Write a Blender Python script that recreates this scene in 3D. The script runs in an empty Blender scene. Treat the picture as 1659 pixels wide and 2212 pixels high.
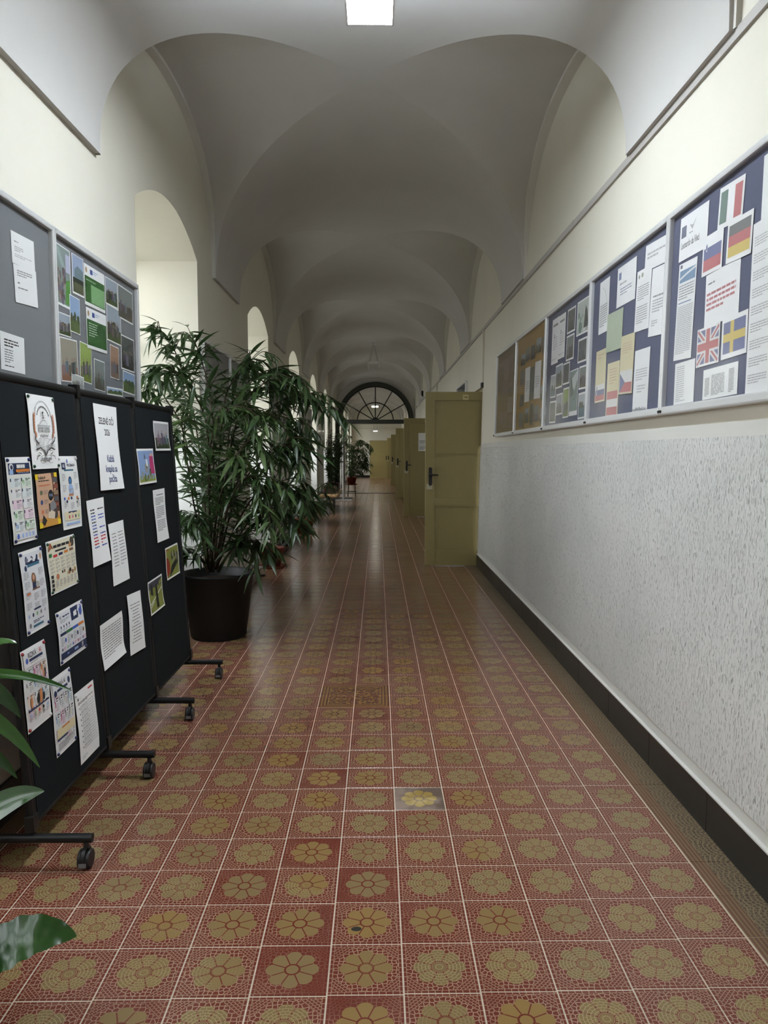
import bpy, bmesh, math, random
from mathutils import Vector, Matrix
import numpy as np

# ------------------------------------------------------------------ camera, world, exposure
SC = bpy.context.scene
COL = SC.collection
F_PX, IMG_W, IMG_H = 1620.0, 1659.0, 2212.0
cam_d = bpy.data.cameras.new('camera')
cam = bpy.data.objects.new('camera', cam_d)
COL.objects.link(cam)
cam_d.sensor_fit = 'HORIZONTAL'
cam_d.sensor_width = 36.0
cam_d.lens = 36.0 * F_PX / IMG_W
cam_d.clip_start = 0.05
cam_d.clip_end = 300
cam.location = (0, 0, 1.38)
cam.rotation_euler = (math.radians(90 - 4.5529), 0, math.radians(-0.476))
SC.camera = cam
SC.view_settings.view_transform = 'Standard'
SC.view_settings.look = 'None'
SC.view_settings.exposure = EXPOSURE = 0.0
SC.view_settings.gamma = 1.0
SC.view_settings.use_curve_mapping = False
SC.cycles.max_bounces = 6
SC.cycles.diffuse_bounces = 4
SC.cycles.use_adaptive_sampling = True
SC.cycles.adaptive_threshold = 0.1
SC.cycles.adaptive_min_samples = 16
SC.cycles.glossy_bounces = 2
SC.cycles.transparent_max_bounces = 10
SC.cycles.caustics_reflective = False
SC.cycles.caustics_refractive = False
SC.cycles.sample_clamp_indirect = 6.0

SKY = 6.0
LAMP = 98.0
LAMP_FAR = 14.0
world = bpy.data.worlds.new('overcast_sky')
SC.world = world
world.use_nodes = True
wn = world.node_tree
wn.nodes.clear()
wo = wn.nodes.new('ShaderNodeOutputWorld')
wb = wn.nodes.new('ShaderNodeBackground')
wt = wn.nodes.new('ShaderNodeTexCoord')
ws = wn.nodes.new('ShaderNodeSeparateXYZ')
wr = wn.nodes.new('ShaderNodeValToRGB')
wr.color_ramp.elements[0].position = 0.47
wr.color_ramp.elements[0].color = (0.30, 0.31, 0.28, 1)
wr.color_ramp.elements[1].position = 0.53
wr.color_ramp.elements[1].color = (0.93, 0.97, 1.0, 1)
wm = wn.nodes.new('ShaderNodeMath'); wm.operation = 'MULTIPLY_ADD'
wm.inputs[1].default_value = 0.5; wm.inputs[2].default_value = 0.5
wn.links.new(wt.outputs['Generated'], ws.inputs[0])
wn.links.new(ws.outputs[2], wm.inputs[0])
wn.links.new(wm.outputs[0], wr.inputs[0])
wn.links.new(wr.outputs[0], wb.inputs[0])
wb.inputs[1].default_value = SKY
wn.links.new(wb.outputs[0], wo.inputs[0])

# ------------------------------------------------------------------ layout constants (metres)
XL, XR, LEAN = -1.40, 1.205, 0.02          # left wall face, right wall face at the floor and its outward lean
Y0, YP, YE = -5.4, 25.3, 40.4              # back wall, glazed partition, end wall
ZS, RISE, SUP = 2.85, 1.0, 2.3             # springing, vault rise, profile exponent
VXC, VA = -0.07, 1.30                      # vault axis and half width
BAY0, BAYW, PER = 3.84, 2.67, 3.77
T, TX0, TY0, SK = 0.197, 0.066, 1.811, 0.02
BAYS = [BAY0 + PER * k for k in range(-2, 10)]
WINS = [BAY0 + PER * k + 0.62 for k in range(-2, 10)]   # near jamb of each window opening
WW = 1.50
DOORS = [9.0, 15.98, 22.6, 30.8, 38.0]
DW = 0.95
def xr(z): return XR + LEAN * z

# portals: tell the renderer where daylight enters
for k, w0 in enumerate(WINS):
    ld = bpy.data.lights.new('daylight_portal', 'AREA')
    ld.shape = 'RECTANGLE'; ld.size = WW; ld.size_y = 2.2
    ld.cycles.is_portal = True
    lo = bpy.data.objects.new('daylight_portal', ld)
    lo.location = (-2.08, w0 + WW / 2, 1.95)
    lo.rotation_euler = (0, math.radians(-90), 0)
    lo.rotation_euler = Matrix(((0, 0, -1), (1, 0, 0), (0, -1, 0))).to_euler()
    COL.objects.link(lo)

# ------------------------------------------------------------------ node expression helper
def lin(h):
    if isinstance(h, str):
        h = h.lstrip('#')
        c = [int(h[i:i + 2], 16) / 255 for i in (0, 2, 4)]
        return tuple(x / 12.92 if x <= 0.04045 else ((x + 0.055) / 1.055) ** 2.4 for x in c)
    return tuple(h[:3])

class E:
    """a scalar socket with arithmetic"""
    def __init__(s, nt, sock): s.nt, s.s = nt, sock
    def op(s, o, *a):
        n = s.nt.nodes.new('ShaderNodeMath'); n.operation = o
        for i, v in enumerate((s,) + a):
            if isinstance(v, E): s.nt.links.new(v.s, n.inputs[i])
            else: n.inputs[i].default_value = v
        return E(s.nt, n.outputs[0])
    def __add__(s, b): return s.op('ADD', b)
    __radd__ = __add__
    def __sub__(s, b): return s.op('SUBTRACT', b)
    def __rsub__(s, b): return (s * -1) + b
    def __mul__(s, b): return s.op('MULTIPLY', b)
    __rmul__ = __mul__
    def __truediv__(s, b): return s.op('DIVIDE', b)
    def floor(s): return s.op('FLOOR')
    def fract(s): return s.op('FRACT')
    def abs(s): return s.op('ABSOLUTE')
    def sqrt(s): return s.op('SQRT')
    def lt(s, b): return s.op('LESS_THAN', b)
    def gt(s, b): return s.op('GREATER_THAN', b)
    def max(s, b): return s.op('MAXIMUM', b)
    def min(s, b): return s.op('MINIMUM', b)
    def step(s, a, b):
        n = s.nt.nodes.new('ShaderNodeMapRange'); n.interpolation_type = 'SMOOTHSTEP'
        s.nt.links.new(s.s, n.inputs[0])
        n.inputs[1].default_value = a; n.inputs[2].default_value = b
        return E(s.nt, n.outputs[0])

class M:
    def __init__(s, name):
        s.m = bpy.data.materials.new(name); s.m.use_nodes = True
        s.nt = s.m.node_tree
        s.b = s.nt.nodes['Principled BSDF']
        s.out = s.nt.nodes['Material Output']
    def pos(s):
        g = s.nt.nodes.new('ShaderNodeNewGeometry')
        x = s.nt.nodes.new('ShaderNodeSeparateXYZ')
        s.nt.links.new(g.outputs['Position'], x.inputs[0])
        s.P = g.outputs['Position']
        return [E(s.nt, x.outputs[i]) for i in range(3)]
    def vec(s, x, y, z):
        n = s.nt.nodes.new('ShaderNodeCombineXYZ')
        for i, v in enumerate((x, y, z)):
            if isinstance(v, E): s.nt.links.new(v.s, n.inputs[i])
            else: n.inputs[i].default_value = v
        return n.outputs[0]
    def noise(s, v, scale, detail=2, rough=0.5):
        n = s.nt.nodes.new('ShaderNodeTexNoise')
        if v is not None: s.nt.links.new(v, n.inputs['Vector'])
        n.inputs['Scale'].default_value = scale; n.inputs['Detail'].default_value = detail
        n.inputs['Roughness'].default_value = rough
        return E(s.nt, n.outputs['Fac'])
    def white(s, v):
        n = s.nt.nodes.new('ShaderNodeTexWhiteNoise'); n.noise_dimensions = '3D'
        s.nt.links.new(v, n.inputs['Vector'])
        return E(s.nt, n.outputs['Value'])
    def voro_edge(s, v, scale, rnd=0.7):
        n = s.nt.nodes.new('ShaderNodeTexVoronoi'); n.feature = 'DISTANCE_TO_EDGE'; n.voronoi_dimensions = '2D'
        s.nt.links.new(v, n.inputs['Vector'])
        n.inputs['Scale'].default_value = scale; n.inputs['Randomness'].default_value = rnd
        return E(s.nt, n.outputs['Distance'])
    def mix(s, f, a, b):
        n = s.nt.nodes.new('ShaderNodeMix'); n.data_type = 'RGBA'
        if isinstance(f, E): s.nt.links.new(f.s, n.inputs[0])
        else: n.inputs[0].default_value = f
        for i, c in ((6, a), (7, b)):
            if hasattr(c, 'is_linked'): s.nt.links.new(c, n.inputs[i])
            else: n.inputs[i].default_value = lin(c) + (1,)
        return n.outputs[2]
    def base(s, c):
        if hasattr(c, 'is_linked'): s.nt.links.new(c, s.b.inputs['Base Color'])
        else: s.b.inputs['Base Color'].default_value = lin(c) + (1,)
        return s
    def set(s, rough=0.6, spec=0.5, metal=0.0):
        if isinstance(rough, E): s.nt.links.new(rough.s, s.b.inputs['Roughness'])
        else: s.b.inputs['Roughness'].default_value = rough
        s.b.inputs['Specular IOR Level'].default_value = spec
        s.b.inputs['Metallic'].default_value = metal
        return s
    def bump(s, h, strength=0.5, dist=0.01):
        n = s.nt.nodes.new('ShaderNodeBump')
        n.inputs['Strength'].default_value = strength; n.inputs['Distance'].default_value = dist
        s.nt.links.new(h.s, n.inputs['Height'])
        s.nt.links.new(n.outputs[0], s.b.inputs['Normal'])
        return s

MATS = {}
def simple(name, col, rough=0.6, spec=0.5, metal=0.0, grain=0.0, gscale=60, bump=0.0):
    m = M(name)
    m.set(rough, spec, metal)
    if grain or bump:
        m.pos()
        n = m.noise(m.P, gscale, 3)
        c = lin(col)
        if grain:
            m.base(m.mix(n, tuple(x * (1 - grain) for x in c), tuple(min(1, x * (1 + grain)) for x in c)))
        else: m.base(col)
        if bump: m.bump(n, bump, 0.002)
    else: m.base(col)
    MATS[name] = m.m
    return m.m

def plaster(name, c1, c2, rough=0.75, bump=0.12):
    m = M(name); m.pos()
    n = m.noise(m.P, 1.3, 4, 0.6)
    m.base(m.mix(n.step(0.3, 0.7), c1, c2)).set(rough, 0.25)
    f = m.noise(m.P, 90, 3)
    f2 = m.noise(m.P, 9, 2)
    m.bump(f * 0.5 + f2 * 1.2, bump, 0.004)
    MATS[name] = m.m
plaster('wall_paint', (0.735, 0.70, 0.60), (0.70, 0.67, 0.575))
plaster('vault_paint', (0.575, 0.56, 0.535), (0.545, 0.53, 0.51))
plaster('rib_paint', (0.68, 0.66, 0.615), (0.65, 0.635, 0.595))
plaster('jamb_daylit_white', (0.86, 0.86, 0.84), (0.82, 0.82, 0.80), 0.6)  # daylight on the lower reveals painted in as a whiter tone
plaster('dado_band', (0.66, 0.65, 0.60), (0.60, 0.59, 0.545), 0.5, 0.1)

def dado():
    m = M('dado_rough'); x, y, z = m.pos()
    big = m.noise(m.P, 1.1, 3, 0.6)
    v = m.vec(x * 150, y * 150, z * 36)
    n1 = m.noise(v, 1.0, 2, 0.5)
    n2 = m.noise(m.vec(x * 60, y * 60, z * 16), 1.0, 3, 0.6)
    pit = n1.step(0.60, 0.70)
    ridge = n1.step(0.40, 0.28)
    col = m.mix(big.step(0.35, 0.7), (0.62, 0.625, 0.60), (0.72, 0.715, 0.69))
    col = m.mix(pit * 0.75, col, (0.33, 0.32, 0.30))  # shade inside the pits painted in as a darker tone
    m.base(col).set(0.38, 0.5)
    m.bump(ridge * 0.9 - pit * 1.2 + n2 * 1.0, 0.85, 0.006)
    MATS['dado_rough'] = m.m
dado()

def tile_mat():
    m = M('floor_tile'); x, y, z = m.pos()
    u = (x - TX0) / T
    v = (y - TY0 - x * SK) / T
    cu, cv = u.floor(), v.floor()
    lu, lv = u.fract() - 0.5, v.fract() - 0.5
    r = (lu * lu + lv * lv).sqrt()
    th = lv.op('ARCTAN2', lu)
    rnd = m.white(m.vec(cu, cv, 0.5))
    rnd2 = m.white(m.vec(cu, cv, 7.5))
    c = (th * 4).op('COSINE').abs()
    R = c.sqrt() * 0.10 + 0.262
    flower = r.lt(R)
    sep = (c * r).lt(0.036) * r.gt(0.10) * (1 - (c * r).lt(0.0))
    ring = r.gt(0.085) * r.lt(0.112)
    redin = (sep + ring).min(1.0)
    # mosaic inside the flower: concentric courses broken into little bricks
    rr = r / 0.048
    k = rr.floor()
    line_r = (rr.fract() - 0.5).abs().gt(0.42)
    tt = th * (24 / 6.28318) + k * 0.5
    line_t = ((tt.fract() - 0.5).abs() * r).gt(0.5 * r - 0.010) * r.gt(0.11)
    lin_in = (line_r + line_t).min(1.0) * flower
    # mosaic outside: polygons near the flower, slanted courses in the corners, a brick strip on the edges
    wob = m.vec(u, v, 0.0)
    ed = m.voro_edge(wob, 15.0, 0.62)
    poly = ed.lt(0.088)
    au, av = lu.abs(), lv.abs()
    p, q = au + av, au - av
    pp = p / 0.062
    line_p = (pp.fract() - 0.5).abs().gt(0.41)
    line_q = ((q / 0.075 + pp.floor() * 0.5).fract() - 0.5).abs().gt(0.43)
    corner = p.gt(0.60)
    edge = au.max(av)
    strip = edge.gt(0.445)
    line_s = ((edge - 0.448).abs().lt(0.004) + (((au.min(av)) / 0.09).fract() - 0.5).abs().gt(0.44)).min(1.0)
    lin_out = poly * (1 - corner) + (line_p + line_q).min(1.0) * corner
    lin_out = lin_out * (1 - strip) + line_s * strip
    lin_out = lin_out * (1 - flower)
    # wear: the walked lane has lost its engraved lines
    wn_ = m.noise(m.P, 5.5, 3, 0.6)
    lane = ((x + 0.15) * 0.75).abs()
    fresh = rnd * 0.75 + lane * 0.75 + wn_ * 0.9 - 0.45
    vis_in = (fresh - 0.28).step(0.10, 0.42)
    vis_out = fresh.step(-0.05, 0.45) * 0.85 + 0.15
    red = m.mix(wn_, (0.118, 0.0225, 0.0145), (0.150, 0.033, 0.021))
    och = m.mix(rnd2, (0.245, 0.150, 0.050), (0.195, 0.135, 0.064))
    och = m.mix(vis_in * 0.55, och, (0.175, 0.125, 0.058))
    line_o = m.mix(vis_in, (0.27, 0.175, 0.07), (0.40, 0.30, 0.15))
    col = m.mix(flower * (1 - redin), red, och)
    col = m.mix(lin_in * vis_in * 0.85, col, line_o)
    col = m.mix(lin_out * vis_out * 0.95, col, (0.36, 0.23, 0.152))
    # one grey replacement tile, one dark stain, dusty film
    grey = (cu - 0.0).abs().lt(0.5) * (cv - 5.0).abs().lt(0.5)
    gcol = m.mix(flower * (1 - redin), m.mix(wn_.step(0.4, 0.65), (0.13, 0.09, 0.07), (0.29, 0.215, 0.175)), m.mix(wn_.step(0.45, 0.62), (0.30, 0.20, 0.055), (0.48, 0.36, 0.16)))
    col = m.mix(grey, col, gcol)
    stain = (((x + 0.063) * (x + 0.063) + (y - 2.075) * (y - 2.075) * 2.0).sqrt() + wn_ * 0.02).lt(0.024)
    col = m.mix(stain, col, (0.03, 0.028, 0.025))
    # the framed four-tile motif in the lane
    fu, fv = (u + 1.0), (v - 12.0)
    inm = fu.abs().lt(1.0) * fv.abs().lt(1.0)
    mm = fu.abs().max(fv.abs())
    frame = ((mm * 11).fract() - 0.5).abs().gt(0.25) * mm.gt(0.72) + (m.noise(wob, 9.0, 1) .gt(0.53)) * mm.lt(0.72)
    col = m.mix(inm * 0.9, col, m.mix(frame.min(1.0), (0.13, 0.035, 0.02), (0.20, 0.13, 0.045)))
    film = m.noise(m.P, 2.2, 4, 0.65).step(0.45, 0.8)
    col = m.mix(film * 0.10, col, (0.25, 0.20, 0.15))
    m.base(col)
    m.set(m.noise(m.P, 14, 3) * 0.14 + 0.13, 0.5)
    m.bump((lin_in * vis_in + lin_out * vis_out) * -0.5 + wn_ * 0.4, 0.25, 0.0015)
    MATS['floor_tile'] = m.m
tile_mat()

def border_mat():
    m = M('border_tile'); x, y, z = m.pos()
    d = x - 1.055
    stripes = ((d / 0.014).fract() - 0.5).abs().gt(0.30) * d.lt(0.05)
    arcs = ((((d - 0.15) * (d - 0.15) + (((y / 0.0985).fract() - 0.5) * 0.0985) * (((y / 0.0985).fract() - 0.5) * 0.0985)).sqrt() / 0.016).fract() - 0.5).abs().gt(0.36)
    cells = m.voro_edge(m.vec(x, y, 0.0), 75.0, 0.75).lt(0.10)
    pat = (arcs + cells).min(1.0) * d.gt(0.05)
    n = m.noise(m.P, 6, 3)
    c = m.mix(stripes, (0.13, 0.055, 0.035), (0.19, 0.14, 0.065))
    c = m.mix(d.gt(0.05) * 1.0, c, m.mix(n, (0.060, 0.040, 0.026), (0.09, 0.063, 0.04)))
    c = m.mix(pat * 0.8, c, (0.25, 0.19, 0.11))
    m.base(c).set(0.42, 0.5)
    m.bump(pat * -0.5 + n, 0.2, 0.0015)
    MATS['border_tile'] = m.m
border_mat()

simple('grout', (0.53, 0.43, 0.325), 0.85, 0.2, grain=0.15, gscale=40)
simple('black_skirting', (0.016, 0.0155, 0.015), 0.32, 0.5, grain=0.2, gscale=12)
simple('door_paint', (0.33, 0.272, 0.108), 0.42, 0.5, grain=0.05, gscale=9, bump=0.05)
simple('door_wear', (0.56, 0.52, 0.38), 0.6)
simple('black_plastic', (0.008, 0.0075, 0.007), 0.4, 0.4)
simple('black_fabric', (0.0085, 0.0105, 0.012), 0.9, 0.15, grain=0.25, gscale=500, bump=0.2)
simple('black_metal', (0.006, 0.006, 0.0065), 0.45, 0.35)
simple('rubber', (0.011, 0.011, 0.012), 0.45, 0.5)
simple('grey_tag', (0.16, 0.16, 0.165), 0.5)
simple('aluminium', (0.74, 0.74, 0.735), 0.33, 0.5, 0.35)
simple('white_metal', (0.80, 0.80, 0.80), 0.4)
simple('case_backing_blue', (0.125, 0.135, 0.20), 0.9, 0.2, grain=0.12, gscale=200)
simple('case_backing_grey', (0.20, 0.21, 0.225), 0.85, 0.2, grain=0.08, gscale=200)
simple('case_backing_ochre', (0.40, 0.265, 0.11), 0.85, 0.2, grain=0.10, gscale=120)
simple('case_backing_faded', (0.30, 0.235, 0.16), 0.85, 0.2, grain=0.10, gscale=60)
simple('paper', (0.90, 0.90, 0.89), 0.75, 0.2)
simple('paper_cream', (0.72, 0.66, 0.45), 0.75, 0.2)
simple('paper_green', (0.50, 0.56, 0.43), 0.75, 0.2, grain=0.08, gscale=12)
simple('trunking', (0.45, 0.43, 0.40), 0.6)
simple('fanlight_paint', (0.032, 0.036, 0.030), 0.45, 0.5)
simple('brown_pot', (0.0065, 0.007, 0.007), 0.5, 0.35, grain=0.3, gscale=6)
simple('soil', (0.022, 0.015, 0.010), 0.95, 0.1, grain=0.5, gscale=60, bump=1.0)
simple('terracotta', (0.18, 0.040, 0.020), 0.65, 0.3, grain=0.15, gscale=20)
simple('stem_bark', (0.050, 0.034, 0.022), 0.8, 0.2, grain=0.4, gscale=40)
simple('stem_green', (0.10, 0.15, 0.035), 0.5, 0.4)
simple('bench_wood', (0.52, 0.33, 0.15), 0.45, 0.5, grain=0.12, gscale=30)
simple('grey_steel', (0.30, 0.30, 0.30), 0.4, 0.5, 0.4)
simple('dark_steel', (0.045, 0.045, 0.047), 0.4, 0.5, 0.3)
simple('chrome', (0.75, 0.75, 0.75), 0.18, 0.5, 0.9)
simple('window_paint', (0.75, 0.74, 0.70), 0.45)
simple('radiator_paint', (0.55, 0.55, 0.53), 0.4)
simple('tape_yellow', (0.75, 0.55, 0.02), 0.5)
simple('pin_green', (0.015, 0.07, 0.035), 0.35)
simple('pin_blue', (0.012, 0.022, 0.11), 0.35)
simple('pin_red', (0.30, 0.012, 0.02), 0.35)
simple('pin_white', (0.75, 0.75, 0.75), 0.35)
simple('planter_dark', (0.05, 0.012, 0.014), 0.6)
simple('exhibit_grey', (0.18, 0.17, 0.165), 0.8)
simple('plaque', (0.66, 0.56, 0.28), 0.5)

def leaf_mat(name, c1, c2, rough, trans=0.25):
    m = M(name)
    oi = m.nt.nodes.new('ShaderNodeObjectInfo')
    m.pos()
    n = m.noise(m.P, 7.0, 2)
    f = E(m.nt, oi.outputs['Random']) * 0.5 + n * 0.6 - 0.05
    m.base(m.mix(f.step(0.1, 0.9), c1, c2)).set(rough, 0.5)
    tr = m.nt.nodes.new('ShaderNodeBsdfTranslucent')
    m.nt.links.new(m.b.inputs['Base Color'].links[0].from_socket, tr.inputs[0])
    mx = m.nt.nodes.new('ShaderNodeMixShader'); mx.inputs[0].default_value = trans
    m.nt.links.new(m.b.outputs[0], mx.inputs[1]); m.nt.links.new(tr.outputs[0], mx.inputs[2])
    m.nt.links.new(mx.outputs[0], m.out.inputs[0])
    MATS[name] = m.m
leaf_mat('ficus_leaf', (0.024, 0.055, 0.018), (0.105, 0.165, 0.055), 0.32)
leaf_mat('shrub_leaf', (0.03, 0.065, 0.018), (0.11, 0.16, 0.05), 0.4)
leaf_mat('lily_leaf', (0.012, 0.042, 0.009), (0.040, 0.115, 0.016), 0.17, 0.12)

def glass_mat(name, tint=(1, 1, 1), ior=1.45, rough=0.02):
    m = M(name); nt = m.nt
    nt.nodes.remove(m.b)
    tb = nt.nodes.new('ShaderNodeBsdfTransparent'); tb.inputs[0].default_value = tint + (1,)
    gb = nt.nodes.new('ShaderNodeBsdfGlossy'); gb.inputs['Roughness'].default_value = rough
    # Schlick reflectance from the angle to the pane, the same from both of its sides
    ge = nt.nodes.new('ShaderNodeNewGeometry')
    dt = nt.nodes.new('ShaderNodeVectorMath'); dt.operation = 'DOT_PRODUCT'
    nt.links.new(ge.outputs['Normal'], dt.inputs[0]); nt.links.new(ge.outputs['Incoming'], dt.inputs[1])
    f0 = ((ior - 1) / (ior + 1)) ** 2
    refl = (1 - E(nt, dt.outputs['Value']).abs()).op('POWER', 5.0) * (1 - f0) + f0
    mx = nt.nodes.new('ShaderNodeMixShader')
    nt.links.new(refl.s, mx.inputs[0]); nt.links.new(tb.outputs[0], mx.inputs[1]); nt.links.new(gb.outputs[0], mx.inputs[2])
    nt.links.new(mx.outputs[0], m.out.inputs[0])
    MATS[name] = m.m
glass_mat('case_glass', (0.97, 0.97, 0.97), 1.7, 0.10)
glass_mat('window_glass', (0.97, 0.98, 0.98), 1.45, 0.01)

def emit_mat(name, col, s):
    m = M(name); m.nt.nodes.remove(m.b)
    e = m.nt.nodes.new('ShaderNodeEmission'); e.inputs[0].default_value = lin(col) + (1,); e.inputs[1].default_value = s
    m.nt.links.new(e.outputs[0], m.out.inputs[0])
    MATS[name] = m.m
emit_mat('lamp_lit', (0.84, 0.92, 1.0), LAMP)
emit_mat('lamp_back_fill', (0.84, 0.92, 1.0), LAMP * 0.35)  # fill light for an unseen lamp added behind the camera
emit_mat('lamp_lit_top', (0.80, 0.89, 1.0), LAMP * 0.8)
emit_mat('lamp_far', (1.0, 0.95, 0.84), LAMP_FAR)
simple('lamp_off', (0.42, 0.42, 0.40), 0.5)

def ink_mat():
    m = M('print_ink')
    a = m.nt.nodes.new('ShaderNodeAttribute'); a.attribute_name = 'Col'
    m.nt.links.new(a.outputs['Color'], m.b.inputs['Base Color'])
    m.set(0.55, 0.3)
    MATS['print_ink'] = m.m
ink_mat()

# ------------------------------------------------------------------ mesh helpers
class B:
    """collects faces, then becomes ONE mesh object"""
    def __init__(s): s.v, s.f, s.mi, s.sm = [], [], [], []
    def add(s, vs, fs, mi=0, smooth=False):
        o = len(s.v); s.v += [tuple(p) for p in vs]
        for f in fs: s.f.append(tuple(i + o for i in f)); s.mi.append(mi); s.sm.append(smooth)
        return s
    def quad(s, a, b, c, d, mi=0): return s.add((a, b, c, d), ((0, 1, 2, 3),), mi)
    def box(s, x0, y0, z0, x1, y1, z1, mi=0, mat=None, bev=0.0):
        b = bev
        if not b:
            vs = [(x, y, z) for z in (z0, z1) for y in (y0, y1) for x in (x0, x1)]
            fs = ((0, 2, 3, 1), (4, 5, 7, 6), (0, 1, 5, 4), (2, 6, 7, 3), (0, 4, 6, 2), (1, 3, 7, 5))
        else:
            bm = bmesh.new()
            bmesh.ops.create_cube(bm, size=1)
            for w in bm.verts: w.co = Vector(((x0 + x1) / 2 + w.co.x * (x1 - x0), (y0 + y1) / 2 + w.co.y * (y1 - y0), (z0 + z1) / 2 + w.co.z * (z1 - z0)))
            bmesh.ops.bevel(bm, geom=bm.edges[:], offset=b, segments=2, profile=0.6, affect='EDGES')
            bm.verts.index_update()
            vs = [tuple(w.co) for w in bm.verts]; fs = [tuple(w.index for w in f.verts) for f in bm.faces]; bm.free()
        if mat: vs = [tuple(mat @ Vector(p)) for p in vs]
        return s.add(vs, fs, mi)
    def tube(s, pts, r, n=10, mi=0, cap=True):
        pts = [Vector(p) for p in pts]
        rs = r if isinstance(r, (list, tuple)) else [r] * len(pts)
        ring = []
        ref = None
        vs, fs = [], []
        for i, p in enumerate(pts):
            d = (pts[min(i + 1, len(pts) - 1)] - pts[max(i - 1, 0)]).normalized()
            if ref is None:
                ref = Vector((0, 0, 1)) if abs(d.z) < 0.9 else Vector((1, 0, 0))
            a = d.cross(ref).normalized(); b = a.cross(d).normalized(); ref = b
            for k in range(n):
                t = 2 * math.pi * k / n
                vs.append(p + a * math.cos(t) * rs[i] + b * math.sin(t) * rs[i])
        for i in range(len(pts) - 1):
            for k in range(n):
                k2 = (k + 1) % n
                fs.append((i * n + k, i * n + k2, (i + 1) * n + k2, (i + 1) * n + k))
        s.add(vs, fs, mi, True)
        if cap:
            s.add(vs[:n], (tuple(range(n)),), mi); s.add(vs[-n:], (tuple(reversed(range(n))),), mi)
        return s
    def lathe(s, prof, n=40, mi=0, c=(0, 0), smooth=True):
        vs, fs = [], []
        for r, z in prof:
            for k in range(n):
                t = 2 * math.pi * k / n
                vs.append((c[0] + r * math.cos(t), c[1] + r * math.sin(t), z))
        for i in range(len(prof) - 1):
            for k in range(n):
                k2 = (k + 1) % n
                fs.append((i * n + k, i * n + k2, (i + 1) * n + k2, (i + 1) * n + k))
        return s.add(vs, fs, mi, smooth)
    def cyl(s, p, axis, r, h, n=20, mi=0):
        p = Vector(p); a = Vector(axis).normalized()
        return s.tube([p - a * h / 2, p + a * h / 2], r, n, mi)
    def extrude(s, outline, n0, n1, fn, mi=0, smooth=False):
        """outline: list of (a,b); fn(a,b,n)->xyz; closed prism between n0 and n1"""
        k = len(outline)
        vs = [fn(a, b, n0) for a, b in outline] + [fn(a, b, n1) for a, b in outline]
        fs = [tuple(range(k)), tuple(reversed(range(k, 2 * k)))]
        s.add(vs, fs, mi)
        s.add(vs, [((i + 1) % k, i, i + k, (i + 1) % k + k) for i in range(k)], mi, smooth)
        return s
    def mesh(s, name, mats):
        me = bpy.data.meshes.new(name)
        me.from_pydata(s.v, [], s.f)
        for m in (mats if isinstance(mats, (list, tuple)) else [mats]): me.materials.append(MATS[m])
        me.polygons.foreach_set('material_index', s.mi)
        me.polygons.foreach_set('use_smooth', s.sm)
        me.update()
        return me
    def obj(s, name, mats, parent=None, **kw):
        o = bpy.data.objects.new(name, s.mesh(name, mats))
        COL.objects.link(o)
        if parent is not None: o.parent = parent
        return props(o, **kw)

def props(o, label=None, cat=None, group=None, kind=None):
    if label: o['label'] = label
    if cat: o['category'] = cat
    if group: o['group'] = group
    if kind: o['kind'] = kind
    return o
def empty(name, loc=(0, 0, 0), **kw):
    o = bpy.data.objects.new(name, None); COL.objects.link(o); o.location = loc
    o.empty_display_size = 0.1
    return props(o, **kw)
def sub(parent_loc):
    """parts are written in world metres; shift them under an Empty that stands at parent_loc"""
    return Matrix.Translation(-Vector(parent_loc))
def part(b, name, mats, root, **kw):
    o = b.obj(name, mats, root, **kw)
    o.matrix_parent_inverse = root.matrix_basis.inverted() if root.parent is None else (root.parent.matrix_basis @ root.matrix_parent_inverse @ root.matrix_basis).inverted()
    return o

# ================================================================== THE SETTING
def prof(t):
    t = min(1.0, abs(t))
    return ZS + RISE * (1 - t ** SUP) ** (1 / SUP)

def vault():
    b = B()
    xs_n = 56
    ts = [math.copysign(abs(math.sin(math.pi / 2 * k / (xs_n // 2))), k) for k in range(-xs_n // 2, xs_n // 2 + 1)]
    ext = 1.16                                    # webs run past the wall faces
    def strip(A, Bp):                             # two polylines of equal length -> quads
        n = len(A)
        b.add(A + Bp, [(i, i + 1, n + i + 1, n + i) for i in range(n - 1)], 0, True)
    px = lambda t: VXC + VA * t
    # barrel stretches between the groins of neighbouring bays
    edges = [(None, BAYS[0])] + [(BAYS[k] + BAYW, BAYS[k + 1]) for k in range(len(BAYS) - 1)] + [(BAYS[-1] + BAYW, None)]
    h = BAYW / 2
    for lo, hi in edges:
        near = [(px(t), (lo - h * (1 - abs(t))) if lo is not None else Y0 - 0.05, prof(t)) for t in ts]
        far = [(px(t), (hi + h * (1 - abs(t))) if hi is not None else YE + 0.6, prof(t)) for t in ts]
        mid1 = [(p[0], p[1] + (q[1] - p[1]) * .5, p[2]) for p, q in zip(near, far)]
        strip(near, mid1); strip(mid1, far)
        l0 = lo if lo is not None else Y0 - 0.05
        h0 = hi if hi is not None else YE + 0.6
        # springing ledge: the flat underside where the band stands proud of the wall
        for sx, wall in ((-1, XL - 0.05), (1, XR + 0.12)):
            x = px(sx)
            b.quad((x, l0, ZS), (x, h0, ZS), (wall, h0, ZS), (wall, l0, ZS))
    # cross webs over every bay
    for y0 in BAYS:
        yc = y0 + h
        for sx in (-1, 1):
            inner = [(px(sx * abs(t)), yc + h * t, prof(t)) for t in ts]
            outer = [(px(sx * ext), yc + h * t, prof(t)) for t in ts]
            strip(inner, outer)
        # side cheeks of the web where it passes the band line
    return b.obj('ceiling', ['vault_paint'], kind='structure', label='pale groin vaulted ceiling over the corridor', cat='ceiling')
ceiling = vault()

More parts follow.
